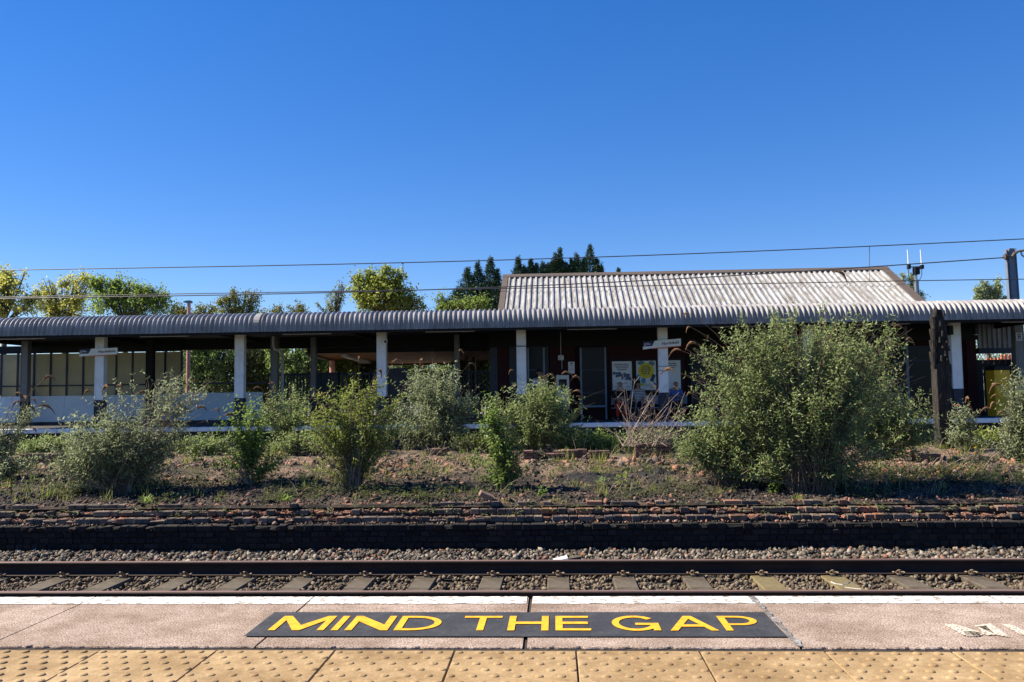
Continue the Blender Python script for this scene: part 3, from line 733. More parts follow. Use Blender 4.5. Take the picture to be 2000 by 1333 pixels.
def shrub(name, label, cat, base, blobs, nstem, mat, seed, leafL=.085, leafW=.022, npair=9, twigs=3, pan=0, panside=0, stemr=.008, stemmat=None, t0=.3, spread=.12, dry=0, droop=.12, group='shrubs on the old platform', pans=(), hole=-.04):
    r = random.Random(seed); base = Vector(base); nstem = int(nstem*1.9); npair = int(npair*1.35); twigs += 4; leafL *= .86; leafW *= .92; stemr *= .68
    o = thing(name, base, label, cat, group)
    st = MB(); lb = LB(); W = [b_[6] if len(b_) > 6 else 1 for b_ in blobs]; ends = []
    for k in range(nstem):
        b_ = r.choices(blobs, W)[0]
        while True:
            v = rv(r)
            if v.length > (.55 if r.random() < .7 else .0): break
        shoot = r.random() < .24
        v = v*(r.uniform(1.2,1.7) if shoot else 1.05); v.x *= 1.15
        T = Vector((b_[0]+v.x*b_[3], b_[1]+v.y*b_[4], b_[2]+v.z*b_[5]))
        if shoot: T.z += r.uniform(0,.28)
        if not shoot and mnoise.noise(T*1.9+Vector((seed*7.3, 0, 0))) < hole and r.random() < .85: continue
        gb = gz(T.x, T.y)+.05
        if T.z < gb: T.z = gb+r.uniform(0,.1)
        s0 = base+Vector((r.uniform(-1,1)*spread, r.uniform(-1,1)*spread*.7, 0)); s0.z = gz(s0.x, s0.y)-.02
        D = T-s0; mid = s0+Vector((D.x*.32, D.y*.32, D.z*.55+.12*D.length))+Vector((r.uniform(-.05,.05),)*3)
        path = [bez(s0, mid, T, t/9) for t in range(10)]
        rr = stemr*r.uniform(.6,1.2)*(.6+.4*D.length/2)
        st.tube(path, [rr*(1-.82*t/9) for t in range(10)], n=4, cap=False)
        ends.append((T, (path[9]-path[7]).normalized()))
        bare = r.random() < dry
        if bare: continue
        ang = r.uniform(0, 6)
        def pairs(pa, ta, L0, k2):
            side = ta.orthogonal().normalized(); sq = ta.cross(side)
            e = (side*math.cos(k2)+sq*math.sin(k2))
            for s in (1, -1):
                d = (e*s*r.uniform(.6,1)+ta*r.uniform(.2,.9)+Vector((0,0,r.uniform(-.45,.35)))).normalized()
                lb.leaf(pa, d, sdir*.75+rv(r)*.8+Vector((0,0,.1)), L0*r.uniform(.55,1.15), leafW*r.uniform(.8,1.25))
        for q in range(npair if not shoot else int(npair*.8)):
            t = t0+(1-t0)*(q+r.random())/npair; p = bez(s0, mid, T, t); ta = (bez(s0, mid, T, min(1, t+.03))-bez(s0, mid, T, t-.03)).normalized()
            pairs(p, ta, leafL, ang+q*1.57)
        for q in range(twigs if not shoot else 3):
            t = r.uniform(max(.3, t0), .98 if not shoot else .7); p = bez(s0, mid, T, t)
            ta = (rv(r)+Vector((0,0,.55))+D.normalized()*.5).normalized(); ln = r.uniform(.1,.32)
            e = p+ta*ln; 
            st.tube([p, e], [.003,.0015], n=3, cap=False)
            for u in range(4):
                pairs(p+ta*(ln*(u+1)/4), ta, leafL*(.95 if u < 3 else .8), ang+u*1.57)
    for p, d in pans:
        p = Vector(p); s0 = base+Vector((r.uniform(-1,1)*spread, 0, 0)); s0.z = gz(s0.x, s0.y)-.02; D = p-s0
        mid = s0+Vector((D.x*.4, D.y*.4, D.z*.75+.1)); st.tube([bez(s0, mid, p, t/9) for t in range(10)], [.006*(1-.6*t/9) for t in range(10)], n=4, cap=False)
    st.build('stems', stemmat or m_stem, o)
    dt = MB()
    for k in range(nstem//7):
        b_ = r.choice(blobs); v = rv(r)*1.25; T = Vector((b_[0]+v.x*b_[3], b_[1]+v.y*b_[4], max(b_[2]+v.z*b_[5], gz(b_[0], b_[1])+.1))); s0 = Vector((base.x+r.uniform(-1,1)*spread, base.y-.05, gz(base.x, base.y)))
        D = T-s0; mid = s0+Vector((D.x*.3+r.uniform(-.15,.15), D.y*.3, D.z*.6)); dt.tube([bez(s0, mid, T, t/7) for t in range(8)], [.005*(1-t/9) for t in range(8)], n=3, cap=False)
        for u in (.6,.75,.9): p = bez(s0, mid, T, u); dt.tube([p, p+Vector((r.uniform(-.12,.12), r.uniform(-.1,.1), r.uniform(.02,.15)))], [.0028,.001], n=3, cap=False)
    dt.build('dry_twigs', m_dry, o)
    if lb.v: lb.build('foliage', mat, o)
    ends.sort(key=lambda e: -(e[0].z+panside*e[0].x))
    plist = [(e, d) for e, d in ends[:pan*2] if r.random() < .5][:pan]
    plist += [(Vector(p), Vector(d)) for p, d in pans]
    for e, d in plist:
        po = bpy.data.objects.new('flower_head', r.choice(PANM)); COL.objects.link(po); po.parent = o
        po.location = e-base; sc = r.uniform(.5,.95); po.scale = (sc,)*3
        po.rotation_euler = (0, r.uniform(-.5,.25), math.atan2(d.y, d.x)+r.uniform(-.6,.6))
    return o
def blob(px, py, Y, rx, rz, ry=None, w_=1):
    c = at(px, py, Y); s = Y/F_PX
    return (c.x, c.y, c.z, rx*s, (ry if ry else (rx+rz)/2*.8*s), rz*s, w_)
def pan_at(px, py, Y, dirx): return (at(px, py, Y), (dirx, U(-.4,.4), 0))

# the big one right of centre
b0 = hit(1580, 958)
Yb = b0.y+.45
shrub('buddleia_bush', 'largest grey-green shrub, taller than the platform roof edge, left of the carved post', 'shrub', b0,
      [blob(1555,745,Yb,175,130,None,3), blob(1450,700,Yb,85,75,None,1.3), blob(1640,690,Yb+.1,110,85,None,1.4), blob(1400,770,Yb,60,80,None,.9), blob(1540,640,Yb,60,45,None,.6), blob(1700,665,Yb,70,40,None,.45), blob(1560,870,Yb,150,80,None,1.5), blob(1650,890,Yb-.1,80,60,None,.8), blob(1480,900,Yb-.2,90,50,None,.9)],
      360, m_bud, 11, leafL=.088, npair=11, twigs=5, pan=1, t0=.22, spread=.3, stemr=.009, hole=-.22,
      pans=[pan_at(1345,612,Yb,-1), pan_at(1350,640,Yb,-1), pan_at(1360,672,Yb,-1), pan_at(1330,685,Yb,-1), pan_at(1315,725,Yb,-1), pan_at(1745,640,Yb,1), pan_at(1770,665,Yb,1), pan_at(1350,770,Yb,-.7)])
# leafy skirt to its left
b1 = hit(1430, 945)
shrub('buddleia_bush', 'low leafy shrub spreading in front of and left of the largest shrub', 'shrub', b1,
      [blob(1390,850,b1.y+.1,85,60,None,1.5), blob(1470,870,b1.y,75,65,None,1), blob(1350,880,b1.y+.1,45,30,None,.5)], 120, m_bud, 12, leafL=.08, npair=8, twigs=3, spread=.3, t0=.25)
b2 = hit(1735, 905)
shrub('buddleia_bush', 'dark green shrub between the largest shrub and the carved timber post', 'shrub', (b2.x, b2.y+.5, gz(b2.x, b2.y+.5)),
      [blob(1745,815,b2.y+.4,75,70,None,1.5), blob(1700,770,b2.y+.5,70,75,None,1), blob(1790,850,b2.y+.2,40,50,None,.7)], 130, m_bud, 13, leafL=.085, npair=8, twigs=3, spread=.2, pan=4)
b3 = hit(1985, 905)
Y3 = b3.y+.2
shrub('buddleia_bush', 'shrub with curling brown seed heads at the far right edge, right of the carved post', 'shrub', (b3.x+.1, Y3, gz(b3.x, Y3)),
      [blob(2006,815,Y3,32,50,None,1.2), blob(2030,790,Y3,60,90,None,1), blob(1975,870,Y3,60,30,None,.6)], 120, m_bud_g, 14, leafL=.09, npair=8, twigs=3, pan=3,
      pans=[pan_at(1955,752,Y3,-1), pan_at(1950,775,Y3,-1), pan_at(1945,790,Y3,-1), pan_at(1935,800,Y3,-1), pan_at(1990,780,Y3,1), pan_at(1965,808,Y3,-1)])
b4 = hit(1890, 880)
shrub('buddleia_bush', 'small leafy shrub beneath the yellow cabinet, just right of the carved post', 'shrub', (b4.x, b4.y, gz(b4.x, b4.y)),
      [blob(1884,815,b4.y,18,22,None,.7), blob(1880,855,b4.y,35,25,None,1)], 40, m_bud_g, 15, leafL=.08, npair=7, twigs=2, pan=3)
# centre
b5 = hit(1050, 887)
Y5 = b5.y+.3
shrub('buddleia_bush', 'rounded shrub in front of the ticket machine, behind the row of brick stubs', 'shrub', (b5.x, Y5, gz(b5.x, Y5)),
      [blob(1045,810,Y5,90,55,None,2), blob(1070,775,Y5,55,28,None,.8), blob(985,820,Y5,35,40,None,.5), blob(1060,855,Y5,95,35,None,.8)], 150, m_bud, 16, leafL=.1, leafW=.026, npair=8, twigs=3, pan=3, t0=.3, spread=.3,
      pans=[pan_at(1060,737,Y5,1), pan_at(1068,733,Y5,1), pan_at(1120,765,Y5,1), pan_at(1125,775,Y5,1), pan_at(1010,755,Y5,-1), pan_at(1120,785,Y5,1)])
b6 = hit(990, 955)
shrub('sapling', 'narrow bright green sapling just left of the row of brick stubs', 'sapling', b6,
      [blob(985,865,b6.y,34,75,None,1.3), blob(962,815,b6.y,25,30,None,.5), blob(960,915,b6.y,50,35,None,.5), blob(1005,935,b6.y,60,22,None,.5)], 46, m_bright, 17, leafL=.085, leafW=.03, npair=9, twigs=2, spread=.08, t0=.2)
b7 = hit(855, 880)
Y7 = b7.y+.2
shrub('buddleia_bush', 'tall grey-green shrub under the wooden soffit, right of the yellow-green fan-shaped shrub', 'shrub', (b7.x, Y7, gz(b7.x, Y7)),
      [blob(850,790,Y7,75,68,None,2), blob(835,740,Y7,32,30,None,.6), blob(895,770,Y7,35,50,None,.6), blob(845,845,Y7,95,40,None,1.2)], 190, m_bud_g, 18, leafL=.095, leafW=.026, npair=8, twigs=3, pan=6, spread=.25, t0=.25)
b8 = hit(690, 955)
shrub('buddleia_bush', 'yellow-green shrub fanning from one dark foot left of centre', 'shrub', b8,
      [blob(690,815,b8.y+.15,95,65,None,2), blob(620,845,b8.y,60,40,None,.6), blob(765,810,b8.y+.2,45,50,None,.5), blob(720,755,b8.y+.2,45,25,None,.4), blob(640,880,b8.y,70,40,None,.5), blob(740,890,b8.y,60,40,None,.4)], 120, m_bud_y, 19, leafL=.08, leafW=.02, npair=8, twigs=3, spread=.1, stemr=.011, t0=.3, pan=3,
      pans=[pan_at(640,770,b8.y,-1), pan_at(628,775,b8.y,-1), pan_at(650,795,b8.y,-1)])
b9 = hit(482, 945)
shrub('sapling', 'bright green leafy sapling below the second white column from the left', 'sapling', b9,
      [blob(488,825,b9.y,45,45,None,1.2), blob(445,880,b9.y,62,45,None,1.1), blob(510,880,b9.y,46,60,None,.8), blob(440,905,b9.y,60,35,None,.6)], 46, m_bright, 20, leafL=.08, leafW=.032, npair=8, twigs=3, spread=.1, t0=.22)
b10 = hit(560, 880)
shrub('buddleia_bush', 'thin shrub with brown seed heads between the sapling and the yellow-green fan-shaped shrub', 'shrub', (b10.x, b10.y, gz(b10.x, b10.y)),
      [blob(560,800,b10.y,50,45,None,1.2), blob(600,830,b10.y,50,40,None,.6), blob(520,790,b10.y,30,25,None,.5)], 46, m_bud, 21, leafL=.1, leafW=.026, npair=6, twigs=3, pan=3,
      pans=[pan_at(495,760,b10.y,1), pan_at(530,765,b10.y,1), pan_at(545,775,b10.y,-1), pan_at(525,750,b10.y,1), pan_at(540,790,b10.y,-1)])
b11 = hit(232, 962)
Y11 = b11.y+.15
shrub('buddleia_bush', 'wide grey-green shrub with long swept stems at the left, below the leftmost column', 'shrub', b11,
      [blob(215,870,Y11,125,65,None,2.2), blob(150,905,Y11,60,55,None,.8), blob(310,830,Y11,90,50,None,.8), blob(250,785,Y11,80,30,None,.2), blob(240,920,Y11,130,45,None,1.2)], 230, m_bud_g, 22, leafL=.08, leafW=.02, npair=9, twigs=3, spread=.22, t0=.22, dry=.1, pan=4, hole=-.0,
      pans=[pan_at(375,745,Y11,1), pan_at(385,800,Y11,1), pan_at(420,800,Y11,1), pan_at(440,812,Y11,1), pan_at(405,760,Y11,1)])
# long sweeping half-bare stems of the same clump, leaning right
mbx = [blob(370,765,Y11+.3,40,30,None,1), blob(330,745,Y11+.3,45,18,None,1), blob(230,755,Y11+.3,35,12,None,.5)]
b11b = hit(262, 950)
shrub('buddleia_bush', 'long half-bare arching stems leaning right behind the wide grey-green shrub at the left', 'shrub', b11b, mbx, 46, m_bud_g, 23, leafL=.07, npair=7, twigs=1, stemmat=m_dry, t0=.6, dry=.45)
b12 = hit(15, 940)
shrub('buddleia_bush', 'shrub with drooping brown seed heads at the left edge', 'shrub', (b12.x-.3, b12.y+.3, gz(b12.x, b12.y)),
      [blob(-25,840,b12.y+.3,35,60,None,1), blob(45,812,b12.y+.4,24,20,None,.15), blob(10,925,b12.y,60,30,None,.8)], 48, m_bud_g, 24, leafL=.085, npair=7, twigs=3, pan=2,
      pans=[pan_at(30,768,b12.y+.3,1), pan_at(45,775,b12.y+.3,1), pan_at(60,782,b12.y+.3,1), pan_at(55,795,b12.y+.3,1), pan_at(40,785,b12.y+.3,-1), pan_at(75,795,b12.y+.3,1), pan_at(85,742,b12.y+.3,1), pan_at(50,830,b12.y+.3,1), pan_at(15,832,b12.y+.3,-1), pan_at(65,840,b12.y+.3,1)])
# background scrub seen between them along the rear edge
for (px, w_, h, lab, mt_, sd_) in ((405,60,40,'low tangled scrub behind the bright green sapling at the left',m_bud,31), (600,70,45,'low scrub behind the fan-shaped yellow-green shrub',m_bud,32), (700,60,45,'dark low scrub right behind the fan-shaped shrub',m_bud_g,33), (930,50,35,'dark scrub between the tall grey-green shrub and the sapling',m_darkleaf,34), (1160,60,32,'low green scrub to the right of the rounded shrub',m_bright,35), (1265,55,42,'scrub among the dry stalks left of the largest shrub',m_bud,36), (90,55,30,'low scrub behind the brick row at the far left',m_bud,37), (1930,60,30,'low scrub along the back at the right, below the yellow cabinet',m_bud_y,38)):
    q = at(px, 885, 17.0); b_ = Vector((q.x, 17.0, gz(q.x, 17.0)))
    s = 17/F_PX; h *= .5
    shrub('scrub_bush', lab, 'shrub', b_, [(b_.x, 17, b_.z+h*s*.55, w_*s, .45, h*s*.6, 1)], 55, mt_, sd_, leafL=.1, leafW=.03, npair=6, twigs=2, spread=w_*s*.6, t0=.2)
# dry stalks
q = at(1270, 875, 15.9); bs = Vector((q.x, 15.9, gz(q.x, 15.9)))
o = thing('dead_stalks', bs, 'clump of pale dry leafless stalks in front of the posters', 'dry plant')
mb = MB(); r = random.Random(5)
for (px, py, bx) in [(r.uniform(1195,1345), r.uniform(745,850), r.uniform(1215,1325)) for _ in range(70)] + [(1217,730,1232),(1262,715,1290),(1290,735,1262),(1178,835,1240),(1165,825,1235),(1205,790,1255),(1240,740,1225)]:
    a = at(bx, 872, 15.9+r.uniform(-.4,.4)); e = at(px, py, 15.9+r.uniform(-.4,.4)); m_ = (a+e)/2+Vector((r.uniform(-.06,.06), 0, r.uniform(0,.1)))
    mb.tube([bez(a, m_, e, t/5) for t in range(6)], [.007*(1-t/7) for t in range(6)], n=3, cap=False)
    for _ in range(3):
        t = r.uniform(.4,.95); p = bez(a, m_, e, t); mb.tube([p, p+Vector((r.uniform(-.12,.12), r.uniform(-.08,.08), r.uniform(.02,.16)))], [.0035,.0015], n=3, cap=False)
mb.build('stalks', m_dry, o)
# grass and low weeds
lb = LB(); r = random.Random(9)
host = bpy.data.objects.new('grass', None)
def tuft(x, y, n, h, sp):
    z = gz(x, y)
    for _ in range(n):
        a = r.uniform(0, 6.28); p = Vector((x+r.uniform(-sp,sp), y+r.uniform(-sp,sp), z-.01))
        sp2 = r.uniform(.1,1.0); lb.leaf(p, Vector((math.cos(a)*sp2, math.sin(a)*sp2, 1)), Vector((math.cos(a), math.sin(a), .2)), h*r.uniform(.3,1.25), r.uniform(.006,.011))
for k in range(1150):
    y = r.uniform(12.0, 17.6); x = r.uniform(XA, XB)
    d = mnoise.noise(Vector((x*.6, y*.8, 3)))
    if d < .02 and r.random() < .85: continue
    tuft(x, y, 13, r.uniform(.06,.16) if r.random() < .8 else r.uniform(.16,.32), .09)
for (px, py, n, h) in ((1125,905,60,.22), (1165,905,90,.28), (1160,925,70,.2), (540,885,70,.25), (560,895,60,.22), (345,905,70,.22), (1290,895,80,.2), (1215,885,90,.22), (1240,890,80,.25), (860,895,40,.14), (900,900,30,.12), (1330,900,60,.2), (1900,900,90,.25), (1870,890,80,.25), (640,930,50,.15), (420,975,40,.12), (300,985,40,.12), (1020,985,30,.1), (1080,985,40,.1), (720,935,60,.18), (800,930,60,.18), (600,940,60,.18), (20,890,80,.2), (70,880,80,.2), (1550,975,50,.13), (1400,965,50,.12)):
    q = hit(px, py); 
    for _ in range(3): tuft(q.x+r.gauss(0,.14), q.y+r.uniform(-.15,.15), n//3, h*r.uniform(.5,1), .06)
class _H: pass
hold = thing('tmp_holder', (0,0,0), '', '')
go = lb.build('grass', m_grass, hold); go.parent = None; tag(go, kind='stuff')
mb = MB()
for k in range(2200):
    y = r.uniform(12.1, 17.5); x = r.uniform(XA, XB)
    if mnoise.noise(Vector((x*.5, y*.6, 31))) < -.05: continue
    z = gz(x, y); h = r.uniform(.1,.5)*(1 if r.random() < .3 else .55); e = Vector((x+r.gauss(0,.16), y+r.gauss(0,.12), z+h)); mb.tube([(x,y,z-.01), Vector((x,y,z)).lerp(e,.5)+Vector((0,0,.04)), e], [.0035,.0028,.001], n=3, cap=False)
tag(mb.build('dry_grass_stems', m_dry), kind='stuff')
lb = LB()
def weed(x, y, n, h):
    z = gz(x, y)
    for _ in range(n):
        a = r.uniform(0, 6.28); p = Vector((x+r.gauss(0,.06), y+r.gauss(0,.06), z+r.uniform(0, h)))
        lb.leaf(p, Vector((math.cos(a), math.sin(a), r.uniform(-.1,.8))), Vector((0,0,1)), r.uniform(.03,.07), r.uniform(.014,.028))
for k in range(2400):
    y = 11.85+abs(r.gauss(0, 1.6)); x = r.uniform(XA, XB)
    if y > 17.6 or mnoise.noise(Vector((x*.9, y*1.1, 8))) < .04: continue
    weed(x, y, 14, r.uniform(.03,.14))
for k in range(130):
    q = hit(r.gauss(1800,110), r.uniform(915,950)); weed(q.x, q.y, 16, r.uniform(.05,.2))
for k in range(160):
    q = hit(r.choice((r.gauss(60,50), r.gauss(130,40), r.gauss(330,60), r.gauss(800,70), r.gauss(600,60))), r.uniform(920,972)); weed(q.x, q.y, 18, r.uniform(.05,.18))
for k in range(130):
    q = Vector((r.uniform(XA, XB), 11.62+r.uniform(-.1,.1), 0)); z = WZ+.02+(q.y-11.45)*.6
    for _ in range(10):
        a = r.uniform(0, 6.28); lb.leaf(Vector((q.x+r.gauss(0,.05), q.y-.05, z+r.uniform(.02,.07))), Vector((math.cos(a), math.sin(a)-.4, r.uniform(-.4,.6))), sdir, r.uniform(.03,.06), r.uniform(.012,.022))
for k in range(620):
    y = r.uniform(12.6, 17.4); x = r.uniform(XA, XB)
    if mnoise.noise(Vector((x*.5, y*.7, 21))) < .02: continue
    z = gz(x, y); hgt = r.uniform(.12,.42); lean = Vector((r.uniform(-.25,.25), r.uniform(-.2,.2), 1))
    for q in range(int(hgt*45)):
        t = r.random(); a = r.uniform(0, 6.28); lb.leaf(Vector((x, y, z))+lean*(hgt*t)+Vector((r.gauss(0,.02), r.gauss(0,.02), 0)), Vector((math.cos(a), math.sin(a), r.uniform(-.2,.7))), sdir+rv(r)*.7, r.uniform(.04,.085)*(1.1-.5*t), r.uniform(.012,.024))
wo = lb.build('ground_weeds', m_darkleaf, hold); wo.parent = None; tag(wo, kind='stuff')
bpy.data.objects.remove(hold)
def rosette(px, py, lab, mat, n=45, h=.14, cat='weed', Y=None):
    q = hit(px, py)
    if py > 972: q = at(px, py, 11.68)
    b_ = Vector((q.x, q.y, gz(q.x, q.y) if py <= 972 else q.z))
    o = thing('weed_plant', b_, lab, cat, 'weeds on the old platform'); l2 = LB()
    for _ in range(n):
        a = r.uniform(0, 6.28); l2.leaf(b_+Vector((r.gauss(0,.04), r.gauss(0,.03), r.uniform(0,h))), Vector((math.cos(a), math.sin(a), r.uniform(.1,1.2))), Vector((0,0,1)), r.uniform(.06,.11), r.uniform(.02,.035))
    l2.build('foliage', mat, o); return o
rosette(560,980,'small bright green weed on the wall below the yellow-green fan-shaped shrub', m_bright, 28, .06)
rosette(1058,972,'small bright green weed on top of the wall left of centre', m_bright)
rosette(1175,955,'green weed on the black mound in the middle', m_bud)
rosette(1215,960,'taller yellowing weed on the ground between the two black mounds', m_bud_y, 50, .25)
rosette(285,985,'green weed growing out of the wall below the wide left shrub', m_bright, 40, .08)
rosette(125,1020,'tiny yellow-green weed between bricks low on the wall at the left', m_bud_y, 14, .04)
rosette(1510,965,'bright green weed at the foot of the largest shrub', m_bright)
rosette(555,880,'yellowing thin weed standing left of the fan-shaped shrub', m_bud_y, 45, .5)
q = hit(1905, 905); zt = at(1905, 876, q.y)
o = thing('dandelion', (q.x, q.y, gz(q.x, q.y)), 'yellow dandelion in the weeds right of the carved post', 'flower')
mb = MB(); mb.tube([(q.x, q.y, gz(q.x,q.y)), tuple(zt)], .004, n=4); mb.build('stem', m_bright, o)
mb = MB()
for k in range(24):
    a = 2*math.pi*k/24; e = Vector((math.cos(a)*.05, math.sin(a)*.05, .008)); s_ = Vector((-math.sin(a), math.cos(a), 0))*.008
    mb.tri(zt-s_, zt+s_, zt+e); mb.tri(zt-s_+Vector((0,0,.008)), zt+s_+Vector((0,0,.008)), zt+e*.6+Vector((0,0,.022)))
mb.build('flower_head', P('dandelion_yellow', (.8,.6,.02)), o)

# carved timber post
YP = 16.6
pb = at(1842, 880, YP); zb = gz(pb.x, YP)-.1
cp = thing('carved_post', (pb.x, YP, zb), 'weathered dark timber post with carved scalloped lobes, left of the rightmost white column', 'carved post')
mb = MB()
def loft(rings, n, mb=mb):
    i0 = len(mb.v)
    for ring in rings: mb.v += [tuple(p) for p in ring]
    for k in range(len(rings)-1):
        for j in range(n): a = i0+k*n; mb.f.append((a+j, a+(j+1) % n, a+n+(j+1) % n, a+n+j)); mb.m.append(0)
    mb.f.append(tuple(i0+j for j in range(n-1,-1,-1))); mb.m.append(0); a = i0+(len(rings)-1)*n; mb.f.append(tuple(a+j for j in range(n))); mb.m.append(0)
def ringat(py, l, r_, dep, seedv):
    L_ = at(l, py, YP); R_ = at(r_, py, YP); out = []
    z = L_.z
    for (u, v) in ((0,0),(.25,-.02),(.5,-.03),(.75,-.02),(1,0),(1.02,.35),(1.0,.7),(.95,1),(.6,1.03),(.3,1.03),(0,1),(-.01,.6),(-.01,.3)):
        x = L_.x+(R_.x-L_.x)*u; y = YP+dep*v
        out.append((x+.008*mnoise.noise(Vector((u*3, z*5, seedv))), y+.012*mnoise.noise(Vector((u*5, z*4, seedv+3))), z))
    return out
loft([ringat(y, 1829+(y-713)*.05, 1858+(y-713)*.045, .25, 1) for y in np.linspace(895, 712, 16)], 13)
mb.build('shaft', m_wood, cp, fixn=True)
mb = MB()
# upper carved half: stacked lobes on the left, chipped core on the right
loft([ringat(y, 1832, r_+2, .2, 5) for y, r_ in ((716,1855), (700,1851), (680,1850), (660,1849), (640,1847), (625,1842), (612,1839), (605,1836))], 13, mb)
for (yt_, yb_) in ((600,640), (619,646), (642,668), (664,692), (687,716)):
    rings = []
    for k in range(7):
        t = k/6; py = yb_+(yt_-yb_)*t
        bul = math.sin(math.pi*(.15+.75*t))
        l = 1818.5+6*(1-t)**1.6; r_ = 1835-5*(1-t)**1.6; bul = .55+.45*t
        if yt_ < 610: 
            l = 1822+7*t*t; r_ = 1838-6*t*t
        L_ = at(l, py, YP-.03); R_ = at(r_, py, YP-.03); cx = (L_.x+R_.x)/2; rx = (R_.x-L_.x)/2
        rings.append([(cx+rx*math.cos(a), YP+.05+.07*(.7+.3*bul)*math.sin(a), L_.z) for a in [2*math.pi*j/12 for j in range(12)]])
    loft(rings, 12, mb)
r = random.Random(3)
for (px, py) in ((1836,632),(1846,640),(1840,652),(1849,665),(1841,675),(1846,690),(1838,700),(1850,703),(1843,612),(1852,680),(1835,664)):
    c = at(px, py, YP-.03); rings = []
    for k in range(4):
        t = k/3; rr = .028*(1-.5*t)*r.uniform(.8,1.2)
        rings.append([(c.x+rr*math.cos(a)*1.0, c.y-.02+t*.0+rr*.8*math.sin(a), c.z+(.5-t)*-.11) for a in [2*math.pi*j/7 for j in range(7)]])
    loft(rings, 7, mb)
mb.build('carved_lobes', m_wood, cp, fixn=True)

# ================================================================== FAR PLATFORM
mb = MB(); mb.box(XL, XR, FY+.03, 33.5, -1.19, FZ-.14); tag(mb.build('far_platform_wall', m_brick_dark), kind='structure')
mb = MB(); mb.box(XL, XR, FY+.30, 33.5, FZ-.139, FZ-.004); tag(mb.build('far_platform', m_asphalt), kind='structure')
mb = MB(); x = XL; r = random.Random(2)
while x < XR:
    l = .91; mb.bbox(x+.004, x+l-.004, FY+r.uniform(-.008,.008), FY+.295, FZ-.138, FZ+r.uniform(-.004,.003), b=.012); x += l
tag(mb.build('far_coping', m_white_coping), kind='structure')
mb = MB(); mb.box(-200, 200, 33.5, 90, -1.58, FZ-.03); tag(mb.build('forecourt', P('forecourt_paving', (.20,.185,.16), rough=.95, var=.2, scale=3)), kind='structure')

# --- canopy
CY = 25.75
zb = at(985, 640.5, CY).z; zt = at(985, 606, CY+.45).z
can = thing('platform_canopy', (at(1000,700,27).x, 27, FZ), 'long platform canopy with curved corrugated grey roof edge and white columns', 'canopy')
prof = [(CY, zb), (CY, zb+.10), (CY, zb+.21)]
hh = zt-zb-.21; rr = .55
for k in range(1, 9):
    a = k/8*math.pi/2; prof.append((CY+rr*(1-math.cos(a)), zb+.21+hh*math.sin(a)))
prof += [(27.5, zt-.02), (30.6, zt-.10)]
nrm = []
for k in range(len(prof)):
    a = prof[max(0, k-1)]; b_ = prof[min(len(prof)-1, k+1)]; d = Vector((b_[0]-a[0], b_[1]-a[1])).normalized(); nrm.append((-d.y, d.x))
mb = MB(); PT = .1545; x = at(-120, 640, CY).x; x1 = at(2130, 610, CY).x; xs_ = []; kk = 0
xj = at(491, 640, CY).x
while x < x1:
    if abs(x-xj) < PT*.5: xs_ += [(x,0), (x+.02,.045), (x+PT*1.3,.045), (x+PT*1.3+.02,0)]; x += PT*1.3+.05
    else: xs_ += [(x,0), (x+.022,.03), (x+.038,.056), (x+.058,.056), (x+.074,.03), (x+.096,0)]; x += PT
for (x, d) in xs_:
    for (p, n) in zip(prof, nrm): mb.v.append((x, p[0]+n[0]*d, p[1]+n[1]*d))
np_ = len(prof)
for i in range(len(xs_)-1):
    for k in range(np_-1):
        a = i*np_+k; mb.f.append((a, a+np_, a+np_+1, a+1)); mb.m.append(0)
XC0, XC1 = xs_[0][0], xs_[-1][0]
mb.build('corrugated_roof', m_sheet, can)
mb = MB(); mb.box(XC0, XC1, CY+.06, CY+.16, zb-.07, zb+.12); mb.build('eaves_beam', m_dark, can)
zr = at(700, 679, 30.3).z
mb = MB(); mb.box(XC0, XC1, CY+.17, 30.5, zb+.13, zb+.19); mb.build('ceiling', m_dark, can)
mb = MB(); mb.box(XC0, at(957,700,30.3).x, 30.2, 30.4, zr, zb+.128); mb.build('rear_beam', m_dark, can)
XB0, XB1 = at(957, 700, 29.5).x, at(1910, 700, 29.5).x
k = XC0
while k < XC1:
    if not (k > XB0-.3 and k < XB1+.3): mb = MB(); mb.box(k, k+.1, CY+.2, 30.19, zb-.02, zb+.125); mb.build('cross_beam', m_dark, can)
    k += 4.33
def column(px, Y, wpx, mat, dark=True, par=can, hbeam=True, topz=None, name='column', shaft=None):
    c = at(px, 700, Y); w_ = wpx/F_PX*Y/2; zt_ = topz or zb+.12
    zd = FZ+.90
    def sec(z0, z1, g):
        mb = MB(); t_ = .022
        x = c.x
        if hbeam:
            mb.box(x-w_-g, x-w_+t_+g, Y-.11-g, Y+.11+g, z0, z1); mb.box(x+w_-t_-g, x+w_+g, Y-.11-g, Y+.11+g, z0, z1)
            mb.box(x-w_+t_+g, x+w_-t_-g, Y-.098-g, Y-.078+g, z0, z1)
        else: mb.tube([(x, Y, z0), (x, Y, z1)], w_+g, n=12)
        return mb
    o = sec(zd if dark else FZ, zt_, 0).build(name, mat, par)
    if dark: sec(FZ, zd, .004).build('painted_base', m_navy, o)
    return o
for px in (-80, 197.5, 469.5, 746, 1018.5, 1294.5, 1578, 1866, 2148): column(px, 27, 18.5, m_white)
column(1990, 28.3, 17, m_grey_post)
for px in (-195, 51, 294, 537): column(px, 29.6, 14, m_grey_post if px in (51, 537) else m_dark)
column(613, 30.0, 10, m_grey_post); column(893, 30.0, 10, m_grey_post)
